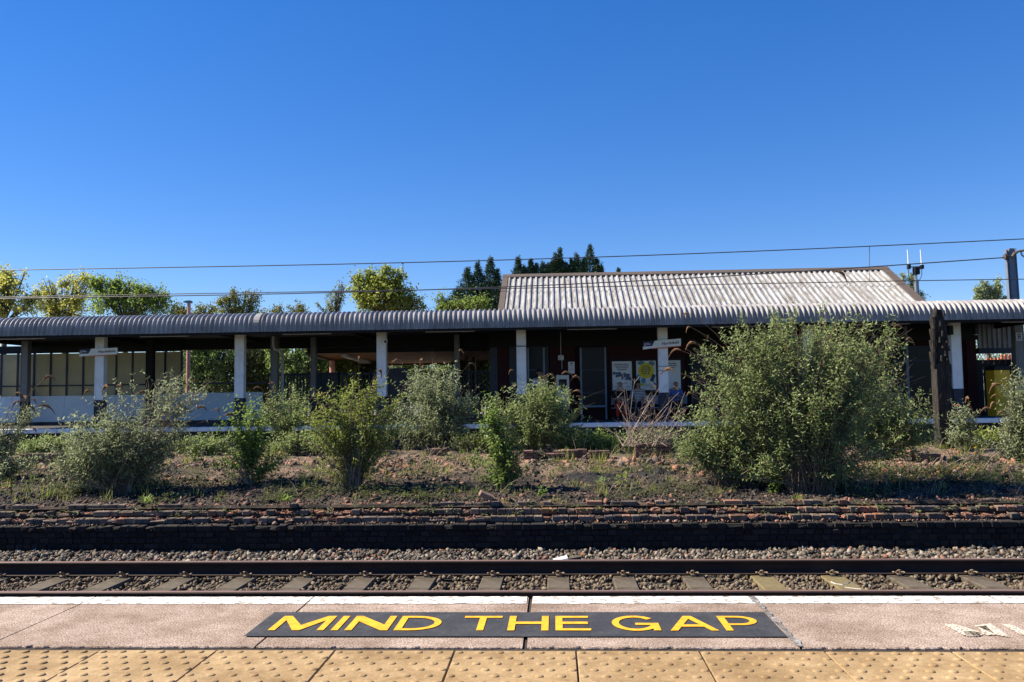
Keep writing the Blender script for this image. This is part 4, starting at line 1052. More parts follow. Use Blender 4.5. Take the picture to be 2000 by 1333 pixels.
# bands and fittings on columns
mb = MB(); c = at(1018.5, 677, 27); mb.box(c.x-.17, c.x+.17, 26.87, 27.13, c.z-.012, c.z+.012); mb.build('cable_band', m_black, can)
for z in (716, 724):
    mb = MB(); c = at(1294.5, z, 27); mb.box(c.x-.17, c.x+.17, 26.87, 27.13, c.z-.008, c.z+.008); mb.build('cable_band', m_grey_post, can)
mb = MB(); pts = [at(534,655,29.4), at(534,675,29.4), at(536,682,29.4), at(548,686,29.4)]; mb.tube(pts, .05, n=6); mb.tube([at(552,684,29.9), Vector((at(552,684,29.9).x, 29.9, FZ))], .055, n=8); mb.build('drainpipe', m_lightgrey, can)
# strip lights
for i, (a, b_) in enumerate(((-8,90), (272,369), (551,648), (830,928), (1108,1205), (1392,1490), (1672,1775), (1962,2060))):
    p = at((a+b_)/2, 655, 26.35); hw = (b_-a)/2/F_PX*26.35
    o = thing('strip_light', (p.x, 26.35, zb-.05), ['strip light at the left end of the canopy edge', 'strip light under the canopy edge between the first and second columns from the left', 'strip light under the canopy edge above the bright green sapling and dark fence', 'strip light under the canopy edge left of the column beside the station doors', 'strip light under the canopy edge above the ticket machine notice', 'strip light under the canopy edge behind the largest shrub', 'strip light under the canopy edge just left of the carved post', 'strip light at the right end of the canopy edge'][i], 'strip light', 'strip lights under the canopy edge')
    mb = MB(); mb.bbox(p.x-hw, p.x+hw, 26.28, 26.42, zb-.055, zb+.02, b=.01); mb.build('diffuser', m_lightgrey, o)
    mb = MB(); mb.box(p.x-hw*.9, p.x+hw*.9, 26.31, 26.39, zb+.022, zb+.129); mb.build('housing', m_grey_post, o)
# camera / speaker on columns
def small_box(name, px0, px1, py0, py1, Y, dep, mat, label, cat, parts=None):
    a = at(px0, py1, Y); b_ = at(px1, py0, Y); o = thing(name, ((a.x+b_.x)/2, Y, a.z), label, cat)
    mb = MB(); mb.bbox(a.x, b_.x, Y-dep, Y, a.z, b_.z, b=min(.012, (b_.x-a.x)*.2)); mb.build('casing', mat, o); return o, a, b_
o, a, b_ = small_box('floodlight', 752,757,662,671,26.85,.12,m_lightgrey,'small pale light fixed to the top of the third column from the left','light')
mb = MB(); mb.tube([(a.x+.04, 26.72, a.z+.05), (a.x+.04, 26.66, a.z+.04)], .035, n=10); mb.build('lens', m_glass, o)
o, a, b_ = small_box('loudspeaker', 1849,1856,637,655,26.85,.2,m_black,'black loudspeaker on the column right behind the carved post','loudspeaker')
mb = MB(); mb.box(a.x+.02, b_.x-.02, 26.64, 26.649, a.z+.03, b_.z-.03); mb.build('grille', m_dark, o)
o, a, b_ = small_box('loudspeaker', 1899,1906,637,654,28.2,.2,m_navy,'dark blue box with a white foot high on the maroon pier at the right','loudspeaker')
mb = MB(); mb.box(a.x+.01, b_.x-.03, 28.02, 28.15, a.z-.02, a.z-.001); mb.build('lamp', m_lightgrey, o)
# letter plate on the right post
c0_ = at(1985, 666, 28.1); c1_ = at(1996, 650, 28.1)
o = thing('letter_plate', ((c0_.x+c1_.x)/2, 28.12, c0_.z), 'square pale plate with a dark letter-like mark on the grey post at the right edge', 'plate')
mb = MB(); mb.box(c0_.x, c1_.x, 28.1, 28.12, c0_.z, c1_.z); mb.build('plate', m_lightgrey, o)
mb = MB(); W_, H_ = c1_.x-c0_.x, c1_.z-c0_.z
for (u0, u1, v0, v1) in ((.25,.4,.12,.88), (.6,.75,.12,.88), (.4,.6,.42,.56), (.4,.6,.76,.88)): mb.box(c0_.x+u0*W_, c0_.x+u1*W_, 28.094, 28.0995, c0_.z+v0*H_, c0_.z+v1*H_)
mb.build('mark', m_ink, o)

# --- station name signs
def name_sign(corn, Y, label):
    tl, tr, br, bl = [at(x, y, Y) for x, y in corn]
    def S(u, v, dy=0):
        a = tl.lerp(tr, u); b_ = bl.lerp(br, u); p = b_.lerp(a, v); return Vector((p.x, Y+dy, p.z))
    o = thing('station_sign', S(.5, 0), label, 'station sign', 'station name signs')
    def poly(pts, name, mat, dy, th=.006):
        mb = MB(); n = len(pts); i = len(mb.v)
        for d in (dy, dy+th): mb.v += [tuple(S(u, v, d)) for u, v in pts]
        mb.f.append(tuple(range(n))); mb.m.append(0); mb.f.append(tuple(range(2*n-1, n-1, -1))); mb.m.append(0)
        for j in range(n): mb.f.append((j, n+j, n+(j+1) % n, (j+1) % n)); mb.m.append(0)
        return mb.build(name, mat, o, fixn=True)
    poly([(0,-.02),(0,.36),(.24,.36),(.31,1),(1,1),(1,.14),(.24,.08)], 'white_board', m_white, 0, .03)
    poly([(0,.37),(0,1),(.305,1),(.235,.37)], 'purple_panel', m_purple, -.002, .03)
    poly([(.25,.075),(1,.13),(1,.05),(.22,-.01)], 'orange_line', m_orange, -.001, .03)
    lo = MB()
    for k in range(20):      # ring emblem
        a0, a1 = 2*math.pi*k/20, 2*math.pi*(k+1)/20; cu, cv, ru, rv_ = .055, .62, .03, .17
        q = [S(cu+ru*f*math.cos(a), cv+rv_*f*math.sin(a), -.006) for a, f in ((a0,1), (a1,1), (a1,.5), (a0,.5))]; lo.quad(*q)
    lo.quad(S(.1,.72,-.006), S(.15,.72,-.006), S(.15,.8,-.006), S(.1,.8,-.006)); lo.quad(S(.1,.58,-.006), S(.2,.58,-.006), S(.2,.66,-.006), S(.1,.66,-.006))
    lo.build('emblem', m_lightgrey, o)
    def fn(v):
        s = fit(v); out = np.zeros_like(v)
        for i in range(len(v)): out[i] = S(.50+.445*s[i,0], .38+.36*s[i,1], -.005)
        return out-np.array(o.location)
    text_mesh('Northfield', m_black, 'lettering', o, offset=.012, fn=fn)
name_sign([(1256,668), (1330,661.5), (1330,677.5), (1256,683)], 26.8, 'white and purple Northfield name sign on the column in front of the posters')
name_sign([(155,682.5), (229,679.5), (229,694), (155,697)], 26.8, 'white and purple Northfield name sign on the leftmost column')

# --- windscreen at the left
SY = 30.15
ws = thing('windscreen', (at(150,800,SY).x, SY, FZ), 'long platform windscreen of beige frosted panels above a pale blue base', 'windscreen')
zs0 = at(250, 776, SY).z; zs1 = at(250, 689, SY).z; zrail = at(250, 752, SY).z
ml = [-93,-61,-29,3,35,67,99.5,131,163,195,227.5,259,291,323,355]
for a, b_ in zip(ml[:-1], ml[1:]):
    x0 = at(a, 730, SY).x; x1 = at(b_, 730, SY).x
    mb = MB(); mb.box(x0+.03, x1-.03, SY-.006, SY+.006, zs0, zs1); mb.build('panel', m_panel, ws)
for a in ml:
    x0 = at(a, 730, SY).x; mb = MB(); mb.box(x0-.03, x0+.03, SY-.04, SY+.04, FZ+.1, zs1+.02); mb.build('mullion', m_navy, ws)
xr_ = at(355, 730, SY).x; xe = at(515, 780, SY).x; xs0 = at(-95, 730, SY).x
mb = MB(); mb.box(xs0, at(530,752,SY).x, SY-.075, SY-.042, zrail-.025, zrail+.025); mb.build('rail', m_navy, ws)
mb = MB(); mb.box(xs0, xr_, SY-.035, SY+.035, zs1+.021, zs1+.3); mb.build('head_beam', m_dark, ws)
z_h = at(250, 772, SY).z
x = xs0; k = 0
while x < xe-.1:
    mb = MB(); mb.box(x+.006, min(x+2.2, xe)-.006, SY-.10, SY-.076, FZ+.12, z_h+(.04 if x > xr_ else 0)); mb.build('base_panel', m_hoard, ws); x += 2.2
mb = MB(); mb.box(xs0, xe, SY-.095, SY+.02, FZ, FZ+.119); mb.build('skirting', m_navy, ws)

# --- dark fence in the middle
FYN = 30.6
ff = thing('palisade_fence', (at(640,800,FYN).x, FYN, FZ), 'dark blue upright-bar fence behind the platform in the middle', 'fence')
zf = at(640, 728, FYN).z
def bars(a, b_, step, wd, par, name, mat=m_blue_fence, Y=FYN, z1=None):
    x0, x1 = at(a, 740, Y).x, at(b_, 740, Y).x; mb = MB(); x = x0
    while x < x1: mb.box(x, x+wd, Y-.012, Y+.012, FZ, z1 or zf); x += step
    mb.box(x0, x1, Y+.013, Y+.05, (z1 or zf)-.1, (z1 or zf)-.03); mb.box(x0, x1, Y+.013, Y+.05, FZ+.15, FZ+.22)
    return mb.build(name, mat, par)
bars(523, 606, .12, .06, ff, 'bar_panel'); bars(608, 660, .11, .10, ff, 'close_boarded_panel'); bars(661, 755, .14, .05, ff, 'bar_panel'); bars(830, 958, .14, .05, ff, 'bar_panel')
o, a, b_ = small_box('equipment_cabinet', 755,800,720,830,30.4,.5,m_navy,'large dark navy cabinet just right of the third column','cabinet')
mb = MB(); mb.box(a.x+.05, b_.x-.05, 29.885, 29.899, a.z+.1, b_.z-.1); mb.build('door', m_navy, o)

# --- entrance canopy with a timber soffit
ec = thing('entrance_canopy', (at(800,700,36).x, 36, FZ), 'entrance canopy with brown timber soffit behind the platform', 'canopy')
z_s = at(760, 711, 42).z
A = [(at(606,680,31).x, 30.9), (at(680,711,42).x, 42), (at(965,711,42).x, 42), (at(968,690,31).x, 30.9)]
mb = MB(); mb.v += [(x, y, z_s) for x, y in A]+[(x, y, z_s+.05) for x, y in A]; mb.f += [(0,1,2,3), (4,5,6,7)]; mb.m += [0,0]; mb.build('soffit', m_soffit, ec)
mb = MB()
mbf = MB(); mbf.box(A[0][0], A[3][0], 30.72, 30.88, z_s-.02, z_s+.75); mbf.build('front_beam', m_dark, ec)
for (a, b_) in ((0,1), (1,2), (2,3)):
    p, q = Vector(A[a]), Vector(A[b_]); d = (q-p).normalized(); n = Vector((d.y, -d.x))*.1
    mb.hexa([(p.x-n.x,p.y-n.y,z_s-.09), (q.x-n.x,q.y-n.y,z_s-.09), (q.x+n.x,q.y+n.y,z_s-.09), (p.x+n.x,p.y+n.y,z_s-.09), (p.x-n.x,p.y-n.y,z_s+.42), (q.x-n.x,q.y-n.y,z_s+.42), (q.x+n.x,q.y+n.y,z_s+.42), (p.x+n.x,p.y+n.y,z_s+.42)])
mb.build('fascia', m_trim, ec, fixn=True)
for (px, Y, w_, mt_) in ((680,39,8,m_trim), (718,41,9,m_trim), (912,35,7,m_trim), (926,36,6,m_trim)): column(px, Y, w_, mt_, dark=False, par=ec, topz=z_s, name='post')
for (a, b_, Y0, Y1) in ((672,690,31.6,34.2), (694,715,34.8,38), (718,738,38.4,41)):
    p, q = at(a, 690, Y0), at(b_, 690, Y1); o = thing('strip_light', ((p.x+q.x)/2, (Y0+Y1)/2, z_s-.1), {672:'nearest of the strip lights crossing the brown timber soffit',694:'middle one of the strip lights crossing the brown timber soffit',718:'farthest of the strip lights crossing the brown timber soffit'}[a], 'strip light', 'strip lights on the timber soffit')
    mb = MB(); d = (Vector((q.x-p.x, Y1-Y0, 0)).normalized()); n = Vector((d.y, -d.x, 0))*.11
    mb.hexa([Vector((p.x,Y0,z_s-.12))-n, Vector((q.x,Y1,z_s-.12))-n, Vector((q.x,Y1,z_s-.12))+n, Vector((p.x,Y0,z_s-.12))+n, Vector((p.x,Y0,z_s-.01))-n, Vector((q.x,Y1,z_s-.01))-n, Vector((q.x,Y1,z_s-.01))+n, Vector((p.x,Y0,z_s-.01))+n]); mb.build('diffuser', m_lightgrey, o, fixn=True)
# pink lamp post and pink column
PY_ = 33.2; p = at(369, 600, PY_); zt_ = at(369, 591, PY_).z
o = thing('lamp_post', (p.x, PY_, FZ), 'slim pink lamp post with a flat grey head rising behind the canopy at the left', 'lamp post')
mb = MB(); mb.tube([(p.x, PY_, FZ-.03), (p.x, PY_, zt_)], [.085,.07], n=12); mb.build('pole', m_pink, o)
mb = MB(); mb.prism([(p.x-.22, zt_+.0), (p.x-.1, zt_-.03), (p.x+.09, zt_-.03), (p.x+.11, zt_+.02), (p.x+.08, zt_+.07), (p.x-.1, zt_+.06)], 'y', PY_-.12, PY_+.12); mb.build('lamp_head', m_steel, o, fixn=True)
p = at(649, 720, 34.5); o = thing('pink_column', (p.x, 34.5, FZ), 'thick pink tubular post behind the dark fence', 'post')
mb = MB(); mb.tube([(p.x, 34.5, FZ-.03), (p.x, 34.5, at(649,705,34.5).z)], .115, n=14); mb.build('shaft', m_pink, o); mb = MB(); mb.tube([(p.x, 34.5, at(649,705,34.5).z), (p.x, 34.5, at(649,705,34.5).z+.02)], .12, n=14); mb.build('cap', m_trim, o)
# far brick house end seen under the soffit
p0, p1 = at(684, 735, 60), at(712, 714, 60)
o = thing('brick_house', ((p0.x+p1.x)/2, 60, FZ), 'pinkish brick house glimpsed under the timber soffit', 'house')
mb = MB(); mb.box(p0.x, p1.x+2.2, 60, 66, -1.5, p1.z); mb.build('wall', m_pinkbrick, o); mb = MB(); mb.prism([(p0.x-.3, p1.z+.002), (p1.x+2.5, p1.z+.002), ((p0.x+p1.x)/2+1, p1.z+1.6)], 'y', 59.8, 66.2); mb.build('roof', m_trim, o, fixn=True)

# ================================================================== STATION BUILDING
BY = 29.5
zce = zb+.125
sb = thing('station_building', ((XB0+XB1)/2, BY, FZ), 'dark maroon brick station building with a white corrugated pitched roof', 'station building')
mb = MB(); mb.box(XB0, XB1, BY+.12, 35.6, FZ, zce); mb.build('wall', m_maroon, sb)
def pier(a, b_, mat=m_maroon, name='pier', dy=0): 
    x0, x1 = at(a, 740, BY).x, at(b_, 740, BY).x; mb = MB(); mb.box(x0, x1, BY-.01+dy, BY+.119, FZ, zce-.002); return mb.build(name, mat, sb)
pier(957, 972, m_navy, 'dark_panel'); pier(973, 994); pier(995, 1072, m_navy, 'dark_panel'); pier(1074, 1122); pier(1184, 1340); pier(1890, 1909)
mb = MB(); mb.box(XB0-.02, XB1+.02, BY-.05, BY+.1, at(1150,676,BY).z, zce-.003); 
mb.build('lintel', m_dark, sb)
# door with pale blue frame
def door(a, b_, top, bot, mats, name='door', mids=(), glazed=True):
    x0, x1 = at(a, 740, BY-.1).x, at(b_, 740, BY-.1).x; z1 = at((a+b_)/2, top, BY-.1).z; z0 = max(FZ, at((a+b_)/2, bot, BY-.1).z) if bot else FZ
    mb = MB(); mb.box(x0, x1, BY-.09, BY-.02, z0, z1); d = mb.build(name, m_glass if glazed else m_navy, sb)
    mb = MB()
    mb.box(x0-.05, x0+.015, BY-.12, BY-.012, FZ, z1); mb.box(x1-.015, x1+.05, BY-.12, BY-.012, FZ, z1)
    mb.box(x0+.016, x1-.016, BY-.12, BY-.095, z0, z0+.07)
    mb.build('frame', mats, d)
    if mids:
        mb = MB()
        for m_ in mids: zm = at((a+b_)/2, m_, BY-.1).z; mb.box(x0+.016, x1-.016, BY-.125, BY-.091, zm-.035, zm+.035)
        mb.build('rail', m_navy, d)
    return d
door(1136, 1182, 679, 796, m_blueframe, mids=(723, 768))
door(1033, 1062, 680, None, m_blueframe, mids=(723,))
door(1748, 1828, 676, None, m_navy, mids=(705,))
mb = MB(); z_ = at(1350,740,BY).z; 
pier(1342, 1352, m_dark, 'downpipe_recess')
for (a,b_) in ((1352,1420),):
    door(a, b_, 690, None, m_navy, name='window')
mb = MB(); p = at(1771,700,BY-.1); mb.tube([(p.x, BY-.12, FZ), (p.x, BY-.12, zce-.01)], .05, n=8); mb.build('downpipe', m_blueframe, sb)
# right-hand open bay: corrugated hood, beam
o = thing('corrugated_hood', (at(1942,660,BY).x, BY, at(1942,680,BY).z), 'grey ribbed metal sheet hanging above the bright gap at the right', 'metal sheet')
mb = MB(); x0, x1 = at(1908,660,BY).x, at(1976,660,BY).x; z0, z1 = at(1942,680,BY).z, at(1942,634,BY).z; x = x0; pr = []
while x < x1: pr += [(x, BY), (x+.02, BY-.05), (x+.11, BY-.05), (x+.13, BY)]; x += .165
i0 = 0
for (px_, py_) in pr: mb.v += [(px_, py_, z0), (px_, py_, z1)]
for k in range(len(pr)-1): mb.f.append((2*k, 2*k+2, 2*k+3, 2*k+1)); mb.m.append(0)
mb.build('sheet', m_sheet, o)
mb = MB(); mb.box(x0, x1+.3, BY-.08, BY+.1, z0-.19, z0-.002); mb.build('beam', m_navy, o)
mb = MB(); mb.box(x1+.02, x1+.2, BY-.1, BY+.12, FZ, z1); mb.build('side_post', m_navy, o)
# dark boarded gate with lit slots
o = thing('slotted_fence', (at(1942,760,BY).x, BY+.3, FZ), 'black boarded fence with thin bright gaps behind the yellow cabinet', 'fence')
zg = at(1942, 703, BY+.3).z; gaps = [1906,1922,1933,1944,1955.5,1967,1978.5,1992]
for a, b_ in zip(gaps[:-1], gaps[1:]):
    x0, x1 = at(a, 760, BY+.3).x+.012, at(b_, 760, BY+.3).x-.012; mb = MB(); mb.box(x0, x1, BY+.28, BY+.32, FZ, zg); mb.build('board', m_black, o)
mb = MB(); x0, x1 = at(1906,760,BY+.33).x, at(1992,760,BY+.33).x
for z in (FZ+.2, zg-.25, zg-.55): mb.box(x0, x1, BY+.325, BY+.37, z, z+.09)
mb.build('rail', m_black, o)
# yellow cabinet
o, a, b_ = small_box('yellow_cabinet', 1930,1955,724,830,28.6,.55,m_ycab,'tall yellow cabinet on the platform at the far right','cabinet')
mb = MB(); mb.bbox(a.x-.0, b_.x+.0, 28.04, 28.61, b_.z+.002, b_.z+.14, b=.02); mb.build('black_top', m_black, o)
mb = MB(); mb.box(a.x+.05, b_.x-.05, 28.035, 28.049, a.z+.15, b_.z-.08); mb.build('door', m_ycab, o)
for (px, py) in ((1940,700), (1968,697)):
    p = at(px, py, 40); o = thing('traffic_barrier', (p.x, 40, FZ), 'orange slatted barrier glimpsed through the gap, %s' % ('the left one' if px == 1940 else 'the right one'), 'barrier', 'orange barriers behind the station')
    mb = MB()
    for k in range(4): mb.box(p.x-.3+.17*k, p.x-.2+.17*k, 39.97, 40.03, FZ, p.z+(.1 if px > 1950 else 0)); 
    mb.box(p.x-.35, p.x+.4, 39.96, 39.968, p.z-.5, p.z-.3); mb.build('barrier_panel', m_orange, o)
# ticket machine, notice, junction box
o, a, b_ = small_box('ticket_machine', 1087,1111,733,800,BY-.02,.3,m_white,'white ticket machine with a dark screen on the maroon wall','ticket machine')
yf = BY-.32-.002
mb = MB(); s0 = at(1092,762,yf); s1 = at(1107,741,yf); mb.box(s0.x, s1.x, yf-.012, yf, s0.z, s1.z); mb.build('screen', m_glass, o)
mb = MB(); s0 = at(1093,749,yf); s1 = at(1106,747,yf); mb.box(s0.x, s1.x, yf-.018, yf-.013, s0.z, s1.z); mb.build('shelf', m_trim, o)
mb = MB(); mb.box(a.x+.04, b_.x-.04, BY-.3, BY-.05, FZ, a.z-.002); mb.build('pedestal', m_navy, o)
def sheet(name, a, b_, t, b2, Y, mat, label, cat, group=None, dep=.02):
    p, q = at(a, b2, Y), at(b_, t, Y); o = thing(name, ((p.x+q.x)/2, Y, p.z), label, cat, group)
    mb = MB(); mb.box(p.x, q.x, Y-dep, Y, p.z, q.z); mb.build('paper', mat, o)
    def S(u, v, dy=.003): return Vector((p.x+(q.x-p.x)*u, Y-dep-dy, p.z+(q.z-p.z)*v))
    return o, S
def bar(mb, S, u0, u1, v0, v1, dy=.003): mb.quad(S(u0,v0,dy), S(u1,v0,dy), S(u1,v1,dy), S(u0,v1,dy))
def words_(mb, S, v, h, u0, u1, seed, dy=.003):
    r = random.Random(seed); u = u0
    while u < u1-.03:
        l = min(r.uniform(.05,.16), u1-u); bar(mb, S, u, u+l, v, v+h, dy); u += l+.025
def disc(mb, S, cu, cv, ru, rv_, dy, n=28, rot=0):
    i = len(mb.v)
    for k in range(n):
        a = 2*math.pi*k/n; x, y = math.cos(a), math.sin(a); mb.v.append(tuple(S(cu+ru*(x*math.cos(rot)-y*math.sin(rot)), cv+rv_*(x*math.sin(rot)+y*math.cos(rot)), dy)))
    mb.f.append(tuple(range(i, i+n))); mb.m.append(0)
o, S = sheet('notice', 1110,1122,707,730,BY-.03,m_poster_white,'small white notice with a dark round emblem above the ticket machine','notice')
mb = MB(); disc(mb, S, .5,.86,.2,.075,.003); words_(mb, S, .66,.03,.2,.8,1)
for k in range(5): words_(mb, S, .52-.07*k,.015,.15,.85,k)
mb.build('printing', m_slate, o)
o, a, b_ = small_box('junction_box', 1090,1101,694,704,BY-.03,.1,m_lightgrey,'grey junction box on the maroon wall above the ticket machine','junction box')
mb = MB(); c = (a.x+b_.x)/2; mb.tube([(c, BY-.06, b_.z+.001), (c, BY-.06, zce-.01)], .012, n=6); mb.tube([(c+.03, BY-.06, a.z-.001), (c+.03, BY-.06, at(1098,722,BY).z)], .012, n=6); mb.build('conduit', m_lightgrey, o)
# posters
PYY = BY-.04
def frame(o, S):
    mb = MB(); e = .10
    for (u0,u1,v0,v1) in ((-e,1+e,1.003,1+e*.7), (-e,1+e,-e*.7,-.003), (-e,-.004,-.003,1.003), (1.004,1+e,-.003,1.003)):
        p, q = S(u0,v0), S(u1,v1); mb.box(p.x, q.x, PYY-.03, PYY-.001, p.z, q.z)
    mb.build('frame', m_black, o)
o, S = sheet('poster', 1196.5,1233.5,706,763.5,PYY,m_poster_white,'white poster with four lines of dark text over a blue-grey cluster','poster','posters on the station wall'); frame(o, S)
mb = MB()
for k, (u0, u1) in enumerate(((.1,.88), (.1,.88), (.2,.8), (.27,.73))): words_(mb, S, .885-.062*k, .03, u0, u1, 20+k)
for k, (u0, u1) in enumerate(((.2,.75),(.1,.35),(.62,.9))): words_(mb, S, (.24,.12,.115)[k], .018, u0, u1, 30+k)
mb.build('printing', m_ink, o)
mb = MB(); r = random.Random(4)
for k in range(26): disc(mb, S, max(.1, min(.9, r.gauss(.5,.26))), .5+r.gauss(0,.07), r.uniform(.05,.1), r.uniform(.03,.06), .004+k*.0004, n=10)
mb.build('artwork', m_slate, o)
o, S = sheet('poster', 1243.5,1280.5,705,762.5,PYY,m_poster_white,'poster with a large yellow disc on teal and white','poster','posters on the station wall'); frame(o, S)
mb = MB(); disc(mb, S, .25,.93,.18,.07,.003); disc(mb, S, .78,.9,.16,.09,.0033); disc(mb, S, .1,.42,.1,.12,.0036); disc(mb, S, .35,.32,.12,.1,.0039); disc(mb, S, .92,.2,.08,.06,.0042); mb.build('artwork', m_teal, o)
mb = MB(); disc(mb, S, .5,.66,.40,.26,.006); mb.build('yellow_disc', m_pyellow, o); mb = MB(); disc(mb, S, .28,.19,.12,.05,.0065); mb.build('small_yellow_disc', m_pyellow, o); mb = MB(); bar(mb, S, .7,.95,.06,.1,.0065); mb.build('yellow_bar', m_pyellow, o)
mb = MB()
for k in range(5): words_(mb, S, .80-.065*k, .035, (.36,.28,.22,.25,.3)[k], (.64,.72,.78,.72,.66)[k], 50+k, .0095)
for k in range(3): words_(mb, S, .2-.035*k, .012, .42, .9, 60+k)
q = [S(.68,.32,.0085), S(.84,.26,.0085), S(.98,.50,.0085), S(.82,.56,.0085)]; mb.quad(*q); mb.build('printing', m_ink, o)
o, S = sheet('poster', 1291,1328.5,704,763,PYY,m_poster_white,'pale poster mostly hidden behind the column and the person in blue','poster','posters on the station wall'); frame(o, S)
mb = MB()
for k in range(3): words_(mb, S, .88-.065*k, .03, .15, (.78,.85,.72)[k], 70+k)
mb.build('printing', m_ink, o)

# roof
RYE, RYR = 30.0, 33.2
ze = at(1400, 600, RYE).z; zr_ = at(985, 541.5, RYR).z
sl = (zr_-ze)/(RYR-RYE); y_lo = 29.3
xl_ = at(978, 600, RYE).x; xr2 = at(1797, 590, RYE).x
mb = MB(); x = xl_+.12; i = 0; cols = []
while x < xr2-.1: cols += [(x,0), (x+.025,.055), (x+.08,.055), (x+.105,0)]; x += .212
for (x, d) in cols:
    for k in range(7):
        y = y_lo+(RYR-y_lo)*k/6; mb.v.append((x, y-d*sl/math.hypot(1, sl), ze+(y-RYE)*sl+d/math.hypot(1, sl)))
for i in range(len(cols)-1):
    for k in range(6): a = i*7+k; mb.f.append((a, a+7, a+8, a+1)); mb.m.append(0)
rf = mb.build('roof', m_roof, sb)
mb = MB(); yb2 = RYR+(RYR-y_lo); mb.hexa([(xl_,RYR,zr_-.06),(xr2,RYR,zr_-.06),(xr2,yb2,ze+(y_lo-RYE)*sl-.06),(xl_,yb2,ze+(y_lo-RYE)*sl-.06),(xl_,RYR,zr_),(xr2,RYR,zr_),(xr2,yb2,ze+(y_lo-RYE)*sl),(xl_,yb2,ze+(y_lo-RYE)*sl)]); mb.build('rear_slope', m_sheet, rf, fixn=True)
def strip(x0, x1, d0, d1, name='verge_trim'):
    mb = MB(); P_ = []
    for d in (d0, d1):
        P_ += [(x0, y_lo, ze+(y_lo-RYE)*sl+d), (x1, y_lo, ze+(y_lo-RYE)*sl+d), (x1, RYR, zr_+d), (x0, RYR, zr_+d)]
    mb.hexa(P_); mb.build(name, m_trim, rf, fixn=True)
strip(xl_-.1, xl_+.115, -.1, .075); strip(xr2-.09, xr2+.2, -.1, .08)
mb = MB(); mb.prism([(RYR-.22, zr_-.22*sl+.055), (RYR-.21, zr_-.21*sl+.09), (RYR, zr_+.11), (RYR+.2, zr_+.02), (RYR+.2, zr_-.02), (RYR, zr_+.06)], 'x', xl_-.1, xr2+.2); mb.build('ridge_cap', m_trim, rf, fixn=True)
mb = MB(); 
for x0 in (xl_+.02, xr2-.1): mb.prism([(y_lo, ze+(y_lo-RYE)*sl-.1), (RYR, zr_-.1), (yb2, ze+(y_lo-RYE)*sl-.1), (yb2, zce+.3), (y_lo, zce+.3)], 'x', x0, x0+.08)
mb.build('gable', m_trim, sb, fixn=True)

# ================================================================== WIRES AND MASTS
def wire(pts, Y, rad, label, drops=(), group='overhead wires'):
    c = at(1000, np.interp(1000, [p[0] for p in pts], [p[1] for p in pts]), Y)
    o = thing('overhead_wire', c, label, 'overhead wire', group)
    xs2 = np.linspace(pts[0][0], pts[-1][0], 60)
    co = np.polyfit([p[0] for p in pts], [p[1] for p in pts], 4)
    mb = MB(); mb.tube([at(x, np.polyval(co, x), Y) for x in xs2], rad, n=5); mb.build('conductor', m_wire, o)
    for (x0, y0, y1) in drops:
        mb = MB(); mb.tube([at(x0, y0, Y), at(x0+.6, y1, Y)], rad*.55, n=4); mb.build('dropper', m_wire, o)
wire([(-80,530), (0,528), (250,524), (500,519.7), (787,514), (1082,505.5), (1300,497), (1698,482), (2000,467), (2090,462.5)], 22, .0135, 'topmost overhead wire with thin hanging droppers', [(787,514,566), (1698,482,549.5)])
wire([(-80,583), (330,574.5), (500,572), (650,570), (850,566), (1300,558), (1600,552), (2000,546), (2090,544.5)], 22, .0115, 'lowest overhead wire at the right, passing in front of the mast')
wire([(-80,585), (150,582), (330,578), (500,575), (650,572), (850,566), (980,561), (1150,554), (1300,546.5), (1600,528), (1800,515), (1962,503.5)], 31.6, .021, 'thick wire rising to the right and ending at the steel mast')
MY = 31.9
o = thing('steel_mast', (at(1980,600,MY).x, MY, -1.2), 'grey twin-channel steel mast rising behind the canopy at the right edge', 'mast')
def chan(tx0, tx1, bx0, bx1, ty, name):
    T0, T1, B0, B1 = at(tx0, ty, MY), at(tx1, ty, MY), at(bx0, 588, MY), at(bx1, 588, MY)
    s = (-1.2-B0.z)/(T0.z-B0.z); G0, G1 = B0+(T0-B0)*s, B1+(T1-B1)*s
    mb = MB(); q = lambda p, d: (p.x, MY+d, p.z)
    mb.hexa([q(G0,0), q(G1,0), q(G1,.02), q(G0,.02), q(T0,0), q(T1,0), q(T1,.02), q(T0,.02)])
    for (g, t_) in ((G0,T0), (G1,T1)):
        d = .012; mb.hexa([(g.x-d,MY-.05,g.z), (g.x+d,MY-.05,g.z), (g.x+d,MY+.12,g.z), (g.x-d,MY+.12,g.z), (t_.x-d,MY-.05,t_.z), (t_.x+d,MY-.05,t_.z), (t_.x+d,MY+.12,t_.z), (t_.x-d,MY+.12,t_.z)])
    mb.build(name, m_steel, o, fixn=True)
chan(1964.5,1969,1971.5,1975.5,488.5,'channel'); chan(1970.5,1982.5,1977.5,1990,485.5,'channel')
mb = MB(); c = at(1962,503,MY); mb.tube([(c.x-.06,MY-.08,c.z), (c.x+.08,MY-.05,c.z)], [.09,.09], n=10); mb.tube([(c.x-.02,MY-.1,c.z-.12), (c.x-.02,MY-.1,c.z+.12)], .03, n=6); mb.build('clamp', m_trim, o)
mb = MB(); mb.tube([at(1977,502,MY-.2), at(1981,496,MY-.2), at(1990,491,MY-.2), at(2010,488,MY-.3)], [.05,.06,.04,.05], n=8); mb.build('insulator_arm', m_trim, o)
mb = MB(); mb.tube([at(1994,492,MY-.2), at(1996,499,MY-.2), at(2002,503,MY-.2)], .03, n=6); mb.build('hook', m_steel_l, o)
AY = 33.5
o = thing('antenna_mast', (at(1790,600,AY).x, AY, FZ), 'slim dark pole with two white whip aerials behind the station roof', 'antenna mast')
p = at(1789.5,548,AY); b_ = at(1792,592,AY)
